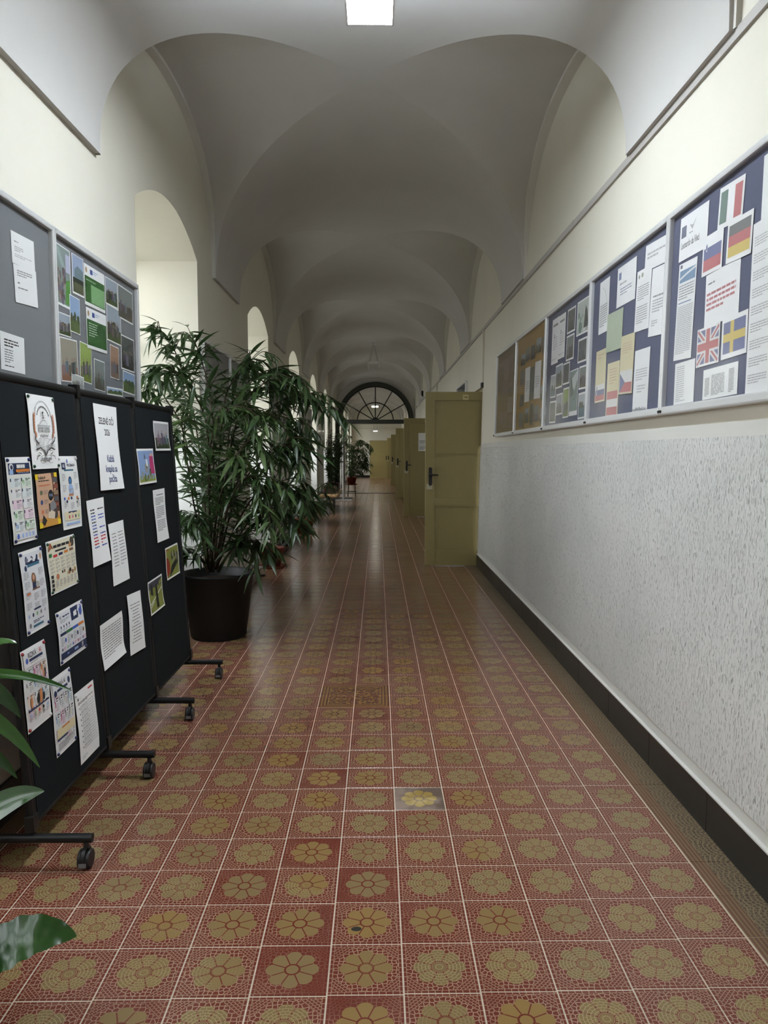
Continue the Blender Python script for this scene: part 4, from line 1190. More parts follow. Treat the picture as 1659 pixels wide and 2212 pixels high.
for i in range(4): d.ell(.12 + i * .10, .69, .018, .03, 'navy').lines(.08 + i * .10, .60, .16 + i * .10, .65, 2, 'g', .4)
for i, c in enumerate(('navy', 'gr', 'blue', 'or_')): d.rect(.06 + i * .225, .53, .28 + i * .225, .585, c)
for i in range(4): d.lines(.07 + i * .225, .33, .19 + i * .225, .50, 6, 'g', .35).ell(.23 + i * .225, .42, .03, .045, ('blue', 'g', 'navy', 'br')[i])
for i in range(5): d.ell(.10 + i * .19, .27, .02, .03, ('navy', 'lgr', 'blue', 'red', 'navy')[i]).lines(.14 + i * .19, .24, .22 + i * .19, .30, 3, ('pk', 'g')[i % 2], .4)
d.rect(.04, .08, .98, .21, 'navy').rect(.16, .13, .40, .16, 'lb').rect(.52, .12, .66, .165, 'lb').rect(.80, .10, .86, .19, 'lg')
S('7', 'landscape infographic with navy screen, blue robot and navy footer band', d, 'poster', 'poster', pins=['pin_blue', 'pin_blue', 'pin_blue', 'pin_blue'])
d = info('8', 8, head='', cols=3, rows=4, foot=False, tint=(.79, .78, .77), body=('lb', 'cream', 'or_', 'pk'))
d.rect(.05, .78, .95, .95, (.79, .78, .78)).text('RIZIKÁ', .40, .91, .0235, 'k', .85, True).text('AI', .74, .91, .0235, 'red', .85, True).rect(.26, .835, .82, .868, 'navy').lines(.30, .805, .78, .825, 2, 'g', .45).ell(.17, .86, .05, .035, 'blue')
d.blobs(.70, .60, .85, .66, 3, ['k', (.6, .3, .2)], .05).blobs(.15, .30, .85, .36, 5, ['k', 'teal', (.6, .25, .1)], .05).rect(.08, .245, .92, .265, 'navy')
for i in range(5): d.ell(.16 + i * .17, .20, .03, .022, ('lb', 'lgr', 'red', 'k', 'lb')[i]).lines(.10 + i * .17, .12, .22 + i * .17, .17, 3, 'g', .4)
S('8', 'risk infographic with bold black and red title pinned by red pins', d, 'poster', 'poster', pins=['pin_red', 'pin_red', 'pin_red', 'pin_white'])
d = info('9', 9, head='', cols=4, rows=3, foot=False, tint=(.79, .79, .80), body=('pk', 'lb', 'cream', 'lg'))
d.rect(.05, .78, .95, .95, (.79, .79, .80)).text('RIZIKÁ AI', .46, .885, .0215, 'k', .85, True).rect(.24, .80, .76, .835, 'navy').ell(.84, .86, .06, .045, 'navy').ell(.15, .80, .07, .04, 'navy')
d.rect(.08, .22, .95, .34, (.76, .66, .42)).rect(.32, .315, .68, .335, 'or_').rect(.08, .19, .58, .21, 'navy').lines(.10, .06, .90, .16, 5, 'g', .35)
S('9', 'risk infographic with four narrow columns and a yellow box low on the stand', d, 'poster', 'poster', pins=['pin_blue', 'pin_blue', 'pin_blue', 'pin_blue'])
d = D(pos['10'], 10)
d.rect(.68, .93, .90, .955, 'red').rect(.12, .87, .17, .91, 'k').lines(.20, .875, .34, .90, 2, 'lg', .4).lines(.12, .81, .92, .85, 2, 'k', .5)
for j in range(8): d.ell(.17, .755 - j * .078, .018, .012, 'k').lines(.22, .755 - j * .078, .92, .785 - j * .078, 2, 'k', .32, .5).lines(.22, .715 - j * .078, .92, .75 - j * .078, 3, 'lg', .4)
d.lines(.10, .05, .35, .10, 3, 'lg', .4)
S('10', 'white list sheet with eight bullet points and a small red tag', d, pins=['pin_white', None, None, None])
d = D(pos['11'], 11)
d.text('ZELENÉ OČI', .5, .805, .040, 'k', .85, True).text('2026', .5, .675, .040, 'k', .85, True).text('Každá', .52, .365, .044, (.03, .05, .16), .85, True).text('kvapka sa', .52, .245, .044, (.03, .05, .16), .85, True).text('počíta', .54, .125, .044, (.03, .05, .16), .85, True)
S('11', 'long white banner sheet in two pieces lettered in black and dark blue', d, 'banner', 'banner', .006, pins=None)
d = D(pos['12'], 12)
y = .86
for i, c in enumerate(('k', 'k', 'blue', 'blue', 'k', 'blue', 'blue', 'k', 'blue', 'red', 'red', 'red', 'blue')):
    e = (.92, .45, .92, .92, .35, .45, .92, .2, .92, .90, .88, .66, .92)[i]
    d.lines(.16, y - .035, .42, y, 1, INK[c], .55, 1)
    if e > .5: d.lines(.58, y - .035, e, y, 1, INK[c], .55, 1)
    y -= .047
S('12', 'white sheet with widely spaced black, blue and red lines of text', d, curl=.005, pins=None)
d = D(pos['13'], 13)
for i in range(11):
    yy = .84 - i * .052
    d.lines(.14, yy - .028, .42, yy, 1, 'g', .5, 1).lines(.55, yy - .028, .90 if i < 10 else .70, yy, 1, 'g', .5, 1)
S('13', 'white sheet with eleven short black text lines beside the blue lettered one', d, curl=.005, pins=None)
d = D(pos['14'], 14).lines(.08, .20, .92, .88, 12, 'g', .36)
S('14', 'landscape white sheet filled with black text low on the middle panel', d, curl=.007, pins=None)
d = D(pos['15'], 15)
for i in range(13): w_ = d.r.uniform(.18, .38); d.lines(.5 - w_, .80 - i * .052, .5 + w_, .835 - i * .052, 1, 'g', .4, 1)
S('15', 'white poem sheet with centred lines low on the middle panel', d, curl=.006, pins=None)
d = D(pos['16'], 16); photo(d, 'dusk', .04)
S('16', 'photograph of a dark group standing on grass under a cloudy sky', d, 'photograph', 'photograph', .004, None)
d = D(pos['17'], 17); d.rect(.04, .06, .96, .94, (.24, .34, .56)).rect(.04, .06, .96, .22, (.24, .28, .06)).poly([(.36, .1), (.5, .1), (.48, .7), (.42, .9), (.38, .7)], (.05, .05, .06)).poly([(.66, .28), (.96, .26), (.94, .78), (.72, .80)], (.40, .035, .13)).ell(.84, .80, .11, .07, (.6, .4, .36)).blobs(.2, .15, .7, .5, 12, [(.04, .05, .03), (.12, .14, .05), (.3, .3, .28)], .05, 2.0).rect(.47, .5, .56, .7, 'w')
S('17', 'photograph with blue sky and a bright pink figure', d, 'photograph', 'photograph', .004, None)
d = D(pos['18'], 18).lines(.28, .88, .84, .91, 1, 'k', .5, 1).lines(.14, .70, .86, .85, 5, 'g', .45).lines(.14, .45, .86, .68, 7, 'g', .45).lines(.14, .20, .86, .42, 7, 'g', .45)
S('18', 'white sheet with small dense text between the photographs on the end panel', d, curl=.004, pins=None)
d = D(pos['19'], 19); d.rect(.04, .05, .96, .95, (.22, .24, .05)).poly([(.04, .08), (.30, .2), (.24, .92), (.04, .95)], (.26, .03, .015)).poly([(.22, .05), (.92, .42), (.9, .6), (.4, .38)], (.02, .022, .02)).blobs(.45, .45, .85, .85, 9, [(.03, .03, .03), (.25, .25, .22), (.12, .12, .1)], .06)
S('19', 'photograph of a red trunk and dark shadow on green grass', d, 'photograph', 'photograph', .004, None)
d = D(pos['20'], 20); d.rect(.04, .05, .96, .95, (.21, .23, .05)).rect(.04, .72, .96, .95, (.06, .06, .08)).poly([(.45, .1), (.62, .1), (.6, .8), (.5, .8)], (.02, .022, .02)).poly([(.14, .6), (.3, .5), (.3, .9), (.14, .9)], (.03, .03, .03)).stroke([(.06, .30), (.94, .62)], .006, 'w').stroke([(.06, .22), (.35, .34)], .004, 'w')
S('20', 'photograph of long shadows on grass crossed by a white line', d, 'photograph', 'photograph', .004, None)

# ------------------------------------------------------------------ flag case
def flag(d, kind, y0=.12, y1=.88, x0=.07, x1=.93):
    W, R_, Bl, G_, Ye, Kk = (.78, .78, .77), (.50, .06, .07), (.06, .08, .27), (.06, .16, .11), (.72, .52, .06), (.08, .08, .08)
    hh = (y1 - y0) / 3; ww = (x1 - x0) / 3
    if kind == 'it': d.rect(x0, y0, x0 + ww, y1, G_).rect(x1 - ww, y0, x1, y1, R_)
    if kind in ('si', 'sk'):
        d.rect(x0, y0, x1, y0 + hh, R_).rect(x0, y0 + hh, x1, y0 + 2 * hh, Bl)
        d.ell(x0 + .14, y0 + 2.05 * hh, .05, .11, W).ell(x0 + .14, y0 + 2.05 * hh, .035, .08, Bl)
    if kind == 'de': d.rect(x0, y0, x1, y0 + hh, Ye).rect(x0, y0 + hh, x1, y0 + 2 * hh, R_).rect(x0, y0 + 2 * hh, x1, y1, Kk)
    if kind == 'at': d.rect(x0, y0, x1, y0 + hh, R_).rect(x0, y0 + 2 * hh, x1, y1, R_)
    if kind == 'cz': d.rect(x0, y0, x1, (y0 + y1) / 2, R_).poly([(x0, y0), (x0 + .4, (y0 + y1) / 2), (x0, y1)], Bl)
    if kind == 'se':
        d.rect(x0, y0, x1, y1, Bl).rect(x0 + .28, y0, x0 + .42, y1, Ye).rect(x0, (y0 + y1) / 2 - .10, x1, (y0 + y1) / 2 + .10, Ye)
    if kind == 'gb':
        d.rect(x0, y0, x1, y1, Bl)
        for a, c in (((x0, y0), (x1, y1)), ((x0, y1), (x1, y0))): d.stroke([a, c], .026, W).stroke([a, c], .010, R_)
        xm, ym = (x0 + x1) / 2, (y0 + y1) / 2
        d.rect(xm - .13, y0, xm + .13, y1, W).rect(x0, ym - .16, x1, ym + .16, W).rect(xm - .08, y0, xm + .08, y1, R_).rect(x0, ym - .10, x1, ym + .10, R_)
    return d
pos = P_A
def R(tab, k, label, draw, cat='notice', name='notice', paper='paper', off=.0015, group=None, curl=0.0):
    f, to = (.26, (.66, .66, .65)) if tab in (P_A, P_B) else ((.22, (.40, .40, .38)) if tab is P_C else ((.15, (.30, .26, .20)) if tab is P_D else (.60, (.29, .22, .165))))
    if draw: draw.items = [(p, q, tuple(a * (1 - f) + b_ * f for a, b_ in zip(c, to))) for p, q, c in draw.items]   # haze of the case glass painted into the inks, along with some fading
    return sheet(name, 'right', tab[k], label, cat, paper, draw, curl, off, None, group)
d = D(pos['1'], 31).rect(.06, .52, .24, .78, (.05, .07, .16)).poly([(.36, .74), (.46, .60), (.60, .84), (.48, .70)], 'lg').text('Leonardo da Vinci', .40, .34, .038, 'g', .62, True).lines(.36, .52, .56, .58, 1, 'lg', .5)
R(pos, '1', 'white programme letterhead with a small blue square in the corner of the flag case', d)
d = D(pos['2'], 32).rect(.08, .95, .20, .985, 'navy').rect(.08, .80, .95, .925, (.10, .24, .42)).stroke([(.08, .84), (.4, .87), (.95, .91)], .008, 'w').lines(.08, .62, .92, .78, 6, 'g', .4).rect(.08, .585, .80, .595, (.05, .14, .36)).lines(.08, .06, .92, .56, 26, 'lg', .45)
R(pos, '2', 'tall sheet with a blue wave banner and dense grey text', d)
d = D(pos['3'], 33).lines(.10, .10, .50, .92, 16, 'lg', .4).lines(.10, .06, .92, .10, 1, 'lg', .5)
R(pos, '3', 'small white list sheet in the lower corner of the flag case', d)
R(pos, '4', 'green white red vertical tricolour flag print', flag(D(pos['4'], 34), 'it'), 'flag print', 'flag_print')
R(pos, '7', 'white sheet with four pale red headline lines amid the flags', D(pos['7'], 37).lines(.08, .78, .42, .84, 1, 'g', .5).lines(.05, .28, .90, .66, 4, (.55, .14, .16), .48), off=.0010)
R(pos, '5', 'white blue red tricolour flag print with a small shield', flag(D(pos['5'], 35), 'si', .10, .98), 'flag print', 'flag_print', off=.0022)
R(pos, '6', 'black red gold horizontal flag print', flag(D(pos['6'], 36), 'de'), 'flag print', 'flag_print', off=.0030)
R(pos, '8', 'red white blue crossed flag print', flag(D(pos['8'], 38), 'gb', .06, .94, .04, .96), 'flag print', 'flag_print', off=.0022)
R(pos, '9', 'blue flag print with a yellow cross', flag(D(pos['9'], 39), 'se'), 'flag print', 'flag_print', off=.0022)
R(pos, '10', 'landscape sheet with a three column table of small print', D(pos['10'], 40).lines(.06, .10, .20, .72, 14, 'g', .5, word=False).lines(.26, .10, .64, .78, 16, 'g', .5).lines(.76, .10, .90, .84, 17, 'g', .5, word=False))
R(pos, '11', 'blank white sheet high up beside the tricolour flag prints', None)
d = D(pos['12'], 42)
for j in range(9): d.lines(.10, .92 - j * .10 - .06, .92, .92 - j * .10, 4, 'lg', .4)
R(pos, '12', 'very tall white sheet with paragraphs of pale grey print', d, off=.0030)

pos = P_B
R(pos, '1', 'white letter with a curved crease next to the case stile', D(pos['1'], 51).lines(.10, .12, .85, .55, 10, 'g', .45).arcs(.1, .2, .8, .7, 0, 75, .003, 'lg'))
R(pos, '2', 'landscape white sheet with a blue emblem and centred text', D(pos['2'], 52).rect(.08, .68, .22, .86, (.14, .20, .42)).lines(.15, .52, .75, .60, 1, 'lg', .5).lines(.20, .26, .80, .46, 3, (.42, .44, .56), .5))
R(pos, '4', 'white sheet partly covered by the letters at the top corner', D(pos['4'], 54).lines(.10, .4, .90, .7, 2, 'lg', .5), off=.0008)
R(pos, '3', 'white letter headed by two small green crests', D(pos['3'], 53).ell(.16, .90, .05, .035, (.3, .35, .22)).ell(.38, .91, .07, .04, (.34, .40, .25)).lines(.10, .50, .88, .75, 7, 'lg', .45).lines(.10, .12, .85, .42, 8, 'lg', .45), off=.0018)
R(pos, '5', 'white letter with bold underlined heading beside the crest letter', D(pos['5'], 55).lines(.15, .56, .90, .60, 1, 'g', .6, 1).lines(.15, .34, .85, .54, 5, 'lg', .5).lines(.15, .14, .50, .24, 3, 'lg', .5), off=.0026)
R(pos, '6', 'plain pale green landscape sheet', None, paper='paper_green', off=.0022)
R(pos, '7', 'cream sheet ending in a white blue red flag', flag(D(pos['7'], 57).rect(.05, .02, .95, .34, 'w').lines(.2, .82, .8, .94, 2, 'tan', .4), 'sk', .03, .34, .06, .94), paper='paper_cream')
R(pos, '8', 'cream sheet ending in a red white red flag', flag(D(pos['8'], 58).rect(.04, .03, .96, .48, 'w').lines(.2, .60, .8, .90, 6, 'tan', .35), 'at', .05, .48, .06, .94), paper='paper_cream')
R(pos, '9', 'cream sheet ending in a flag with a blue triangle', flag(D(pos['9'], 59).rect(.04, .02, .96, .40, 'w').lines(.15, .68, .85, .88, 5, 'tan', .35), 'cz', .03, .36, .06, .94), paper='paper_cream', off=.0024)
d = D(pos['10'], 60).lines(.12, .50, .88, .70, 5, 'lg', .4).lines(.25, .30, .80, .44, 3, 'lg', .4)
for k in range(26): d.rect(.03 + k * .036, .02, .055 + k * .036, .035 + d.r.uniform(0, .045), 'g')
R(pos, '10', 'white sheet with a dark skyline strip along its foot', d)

# ------------------------------------------------------------------ snapshot cases
st = {'1': None, '2': None, '3': 'dark', '4': 'pale', '5': 'group', '6': 'dark', '7': 'trees', '8': 'dark', '9': 'sea', '10': 'pale', '11': 'group', '12': 'trees', '13': 'grass', '14': 'sea', '15': 'dark'}
for k in P_C:
    d = D(P_C[k], 70 + int(k))
    if st[k] is None:
        d.lines(.15, .82, .85, .88, 1, 'g', .8, 1).lines(.2, .3, .85, .6, 6, 'lg', .3).rect(.30, .58, .42, .66, 'lg').lines(.1, .08, .9, .12, 2, 'g', .3)
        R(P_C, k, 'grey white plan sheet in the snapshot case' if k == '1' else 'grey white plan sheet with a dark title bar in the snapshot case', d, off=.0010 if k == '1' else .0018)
    else:
        lab = {'4': 'large pale print of a dark sloping silhouette, biggest in the snapshot case', '10': 'tall greenish print of a bay with a tiny boat in the snapshot case', '9': 'blue snapshot of a hazy shore at the stile of the snapshot case', '13': 'tall snapshot of pale sky over olive grass', '14': 'snapshot with a blue lower half in the snapshot case'}.get(k, 'white bordered dark snapshot on the navy felt of the snapshot case')
        if k == '4': d.rect(.04, .05, .96, .95, (.55, .60, .55)).poly([(.55, .12), (.92, .18), (.80, .62), (.66, .80)], (.03, .035, .03)).blobs(.15, .1, .45, .6, 8, [(.2, .32, .26), (.14, .24, .2)], .07).rect(.50, .06, .72, .16, 'w')
        elif k == '10': d.rect(.04, .10, .97, .98, (.22, .30, .28)).poly([(.2, .80), (.97, .97), (.97, .80), (.6, .55), (.4, .62)], (.60, .65, .64)).poly([(.04, .60), (.2, .9), (.4, .6), (.5, .45), (.04, .4)], (.12, .17, .14)).ell(.55, .36, .03, .03, 'k')
        else: photo(d, st[k], .06)
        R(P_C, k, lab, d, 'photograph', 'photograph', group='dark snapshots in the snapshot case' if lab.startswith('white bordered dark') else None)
sd = {'7': 0, '9': 0, '8': 1}
for k in P_D:
    d = D(P_D[k], 90 + int(k))
    if k in ('7', '9'):
        d.lines(.15, .30, .85, .62, 5, 'lg', .35)
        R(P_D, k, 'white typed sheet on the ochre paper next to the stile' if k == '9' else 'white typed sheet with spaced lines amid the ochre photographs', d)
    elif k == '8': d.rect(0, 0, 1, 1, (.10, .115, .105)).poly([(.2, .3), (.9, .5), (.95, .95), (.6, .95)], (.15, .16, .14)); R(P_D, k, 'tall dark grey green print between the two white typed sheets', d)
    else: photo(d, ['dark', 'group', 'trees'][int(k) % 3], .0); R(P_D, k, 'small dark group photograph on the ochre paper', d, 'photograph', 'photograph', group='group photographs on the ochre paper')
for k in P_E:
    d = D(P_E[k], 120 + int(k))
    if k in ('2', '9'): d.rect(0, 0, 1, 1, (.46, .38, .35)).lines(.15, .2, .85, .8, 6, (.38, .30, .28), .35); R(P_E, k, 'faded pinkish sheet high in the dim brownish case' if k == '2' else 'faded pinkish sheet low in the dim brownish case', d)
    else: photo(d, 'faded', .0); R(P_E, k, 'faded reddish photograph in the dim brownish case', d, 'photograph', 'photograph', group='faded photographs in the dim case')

# ------------------------------------------------------------------ left wall cases
def Lf(k, label, draw, cat='photograph', name='photograph', off=.0015, curl=0.0, paper='paper'): return sheet(name, 'left', P_L[k], label, cat, paper, draw, curl, off, None)
Lf('a', 'white letter with a few short lines, upper half of a joined pair', D(P_L['a'], 141).lines(.12, .68, .45, .74, 1, 'g', .5).lines(.12, .40, .50, .58, 3, 'lg', .5).lines(.12, .22, .85, .34, 2, 'lg', .4), 'notice', 'notice')
Lf('b', 'white letter with a signature line, lower half of a joined pair', D(P_L['b'], 142).lines(.14, .70, .80, .88, 3, 'g', .45).lines(.14, .50, .28, .56, 1, 'k', .5).lines(.14, .36, .85, .44, 1, 'g', .4), 'notice', 'notice', .0022)
Lf('c', 'white notice with a heading and a short list just above the stand', D(P_L['c'], 143).lines(.15, .62, .75, .85, 3, 'k', .5).lines(.15, .20, .50, .58, 6, 'g', .4).lines(.15, .10, .80, .15, 1, 'k', .5), 'notice', 'notice')
d = D(P_L['1'], 151); d.rect(.04, .04, .96, .98, (.24, .30, .28)).poly([(.65, .06), (.96, .06), (.96, .5), (.7, .45)], (.10, .28, .06)).poly([(.05, .95), (.3, .95), (.75, .6), (.6, .55)], (.34, .42, .40)).rect(.7, .6, .95, .9, (.5, .52, .66)).blobs(.1, .1, .65, .6, 34, [(.24, .16, .13), (.12, .10, .10), (.35, .28, .26), (.16, .14, .2)], .06, 1.2)
Lf('1', 'large photograph of a crowd beside a green lawn', d)
d = D(P_L['2'], 152); d.rect(.05, .05, .95, .98, (.33, .40, .56)).rect(.05, .05, .95, .38, (.10, .11, .06)).poly([(.2, .38), (.95, .34), (.95, .66), (.45, .74), (.2, .62)], (.17, .24, .27)).rect(.05, .30, .95, .42, (.03, .04, .03))
Lf('2', 'photograph of a glazed grey building under blue sky', d, off=.0022)
for k, mp in (('3', True), ('4', False)):
    d = D(P_L[k], 153).rect(.02, .08, .98, .72, (.035, .12, .03)).ell(.10, .86, .045, .07, 'tan').rect(.28, .80, .40, .92, (.05, .09, .34)).lines(.42, .82, .66, .92, 2, 'lb', .4)
    if mp: d.rect(.30, .10, .97, .55, (.22, .42, .19)).lines(.08, .60, .85, .66, 1, (.3, .42, .28), .5)
    else: d.lines(.10, .30, .55, .66, 6, (.5, .58, .48), .3).ell(.70, .5, .22, .2, (.025, .085, .025))
    Lf(k, 'green project sheet with a light green map panel' if mp else 'dark green project sheet with lines of white text', d, 'poster', 'poster', .0022 if mp else .0030)
lab = {'5': ('trees', 'dark photograph of treetops against a grey blue sky'), '6': ('group', 'dim photograph of a gathering under a bridge of beams'), '7': ('sky', 'tall photograph of a spire against blue sky'), '8': ('trees', 'white bordered photograph of bushes under blue sky'), '9': ('trees', 'photograph of an olive slope with a light blue corner'), '10': ('indoor', 'photograph of people on a reddish sports floor'), '11': ('grass', 'photograph of figures before yellow green foliage'), '12': ('group', 'hazy grey green photograph between two brownish ones'), '13': ('warm', 'narrow brownish photograph with a dark figure'), '14': ('dark', 'dark photograph with pale slanting lines in the sky'), '15': ('sky', 'photograph of deep blue sky above dark trees'), '16': ('sky', 'strip of a light blue photograph above the stand edge'), '17': ('pale', 'small pale grey card overlapping two photographs')}
for i, (k, (s, l)) in enumerate(lab.items()):
    d = D(P_L[k], 160 + i); photo(d, s, .03)
    Lf(k, l, d, off=.0010 + .0006 * (i % 3) + (.002 if k == '17' else 0))
# notice on the second door
BD['door'].y = DOORS[1] + .03 + .0155
sheet('notice', 'door', (.965, 1.66, .20, .26, 0), 'white notice taped high on the open door with a second sheet below', 'notice', 'paper', Draw(.20, .26, 5).lines(.12, .12, .88, .42, 5, 'g', .4), off=.002)
BD['door'].y = DOORS[1] + .03 - .001
sheet('notice', 'door', (.965, 1.465, .20, .12, 0), 'small white sheet with dark lines below the door notice', 'notice', 'paper', Draw(.20, .12, 6).lines(.1, .2, .9, .85, 3, 'g', .45), off=.002)

# ================================================================== PLANTS
def leaf_template(L=1.0, W=.13, droop=.18, fold=.25, n=7, twist=0.0):
    """lanceolate blade along +X, tip drooping to -Z, folded along the midrib"""
    vs, fs = [], []
    for i in range(n + 1):
        t = i / n
        w = W / 2 * (math.sin(math.pi * min(1, t * 1.02) ** .72)) ** .9 if 0 < t < 1 else .002
        x = L * t; z = -droop * t * t
        tw = twist * t
        for s in (-1, 0, 1):
            y = s * w; zz = z + abs(s) * w * fold
            vs.append((x, y * math.cos(tw) , zz + y * math.sin(tw)))
    for i in range(n):
        for j in (0, 1):
            a = i * 3 + j
            fs.append((a, a + 1, a + 4, a + 3))
    return vs, fs
rl = random.Random(11)
LEAF_T = [leaf_template(1, rl.uniform(.12, .185), rl.uniform(.08, .28), rl.uniform(.15, .4), 6, rl.uniform(-.5, .5)) for _ in range(6)]
def leaf_meshes(mat): return [B().add(v, f, 0, True).mesh('leaf', mat) for v, f in LEAF_T]
FICUS = leaf_meshes('ficus_leaf')

def bez(P, n):
    """Catmull-Rom through the points"""
    P = [Vector(p) for p in P]; Q = [P[0] * 2 - P[1]] + P + [P[-1] * 2 - P[-2]]
    out = []
    for i in range(len(P) - 1):
        for k in range(n):
            t = k / n; a, b_, c, d = Q[i:i + 4]
            out.append(.5 * ((2 * b_) + (c - a) * t + (2 * a - 5 * b_ + 4 * c - d) * t * t + (3 * b_ - a - 3 * c + d) * t ** 3))
    return out + [P[-1]]

def frame_mat(p, d, up, s):
    d = d.normalized(); y = up.cross(d)
    y = y.normalized() if y.length > 1e-4 else Vector((1, 0, 0)).cross(d).normalized()
    z = d.cross(y)
    m = Matrix((d * s, y * s, z * s)).transposed().to_4x4(); m.translation = p
    return m

def ficus(name, loc, branches, label, cat, r, n_obj, leafL=(.12, .23), step=.029, start=.3, stem_r=.008, mat='ficus_leaf', meshes=None, twigs=7, pot=None, xmin=-1.9, group=None, droop=.6, walls=True):
    meshes = meshes or FICUS
    root = empty(name, loc, label=label, cat=cat, group=group)
    mats, sb = [], B()
    def okp(p):
        if not walls: return True
        inw = any(w0 + .03 < p.y < w0 + WW - .03 for w0 in WINS)
        return p.x > (xmin if inw else XL + .10) and p.z > .05
    def leaves(path, start, step, lo, hi):
        acc, tot = 0, sum((path[i + 1] - path[i]).length for i in range(len(path) - 1))
        nxt = tot * start
        for i in range(len(path) - 1):
            seg = path[i + 1] - path[i]
            L = seg.length
            while nxt <= acc + L and L > 0:
                p = path[i] + seg * ((nxt - acc) / L)
                for _ in range(2):
                    a = r.uniform(0, 6.283)
                    side = Vector((math.cos(a), math.sin(a), 0))
                    d = seg.normalized() * r.uniform(.2, .9) + side * r.uniform(.4, 1.0) + Vector((0, 0, -1)) * r.uniform(.0, 1.2) * droop
                    if d.length < .1: continue
                    s = r.uniform(lo, hi)
                    if okp(p) and okp(p + d.normalized() * s): mats.append((frame_mat(p, d, Vector((r.uniform(-.5, .5), r.uniform(-.5, .5), 1)), s), r.randrange(len(meshes))))
                nxt += step * r.uniform(.7, 1.3)
            acc += L
    for bp in branches:
        path = bez(bp, 6)
        n = len(path)
        sb.tube(path, [stem_r * (1 - .75 * k / (n - 1)) for k in range(n)], 6, cap=False)
        leaves(path, start, step, *leafL)
        for k in range(twigs):
            i = r.randrange(int(n * .4), n - 1)
            a = r.uniform(0, 6.283)
            d = (path[i + 1] - path[i]).normalized() * .7 + Vector((math.cos(a), math.sin(a), r.uniform(-.3, .5))) * .8
            Lt = r.uniform(.09, .21) * (leafL[1] / .24)
            q = [path[i], path[i] + d * Lt * .5 + Vector((0, 0, .02)), path[i] + d * Lt + Vector((0, 0, -.08 * Lt / .25))]
            if all(okp(p) for p in q):
                tp = bez(q, 3)
                sb.tube(tp, [.0028 * stem_r / .008] * len(tp), 5, cap=False)
                leaves(tp, .15, step * 1.1, leafL[0] * .9, leafL[1] * .95)
    part(sb, 'stems', 'stem_bark', root)
    mats.sort(key=lambda t: t[0].translation.y - t[0].translation.x * .15)
    inv = root.matrix_basis.inverted()
    for m, k in mats[:n_obj]:
        o = bpy.data.objects.new('leaf', meshes[k]); COL.objects.link(o); o.parent = root
        o.matrix_basis = inv @ m
    rest = mats[n_obj:]
    if rest:
        fb_ = B()
        for m, k in rest:
            v, f = LEAF_T[k % len(LEAF_T)]
            fb_.add([tuple(m @ Vector(p)) for p in v], f, 0, True)
        part(fb_, 'foliage', mat, root, kind='stuff')
    return root

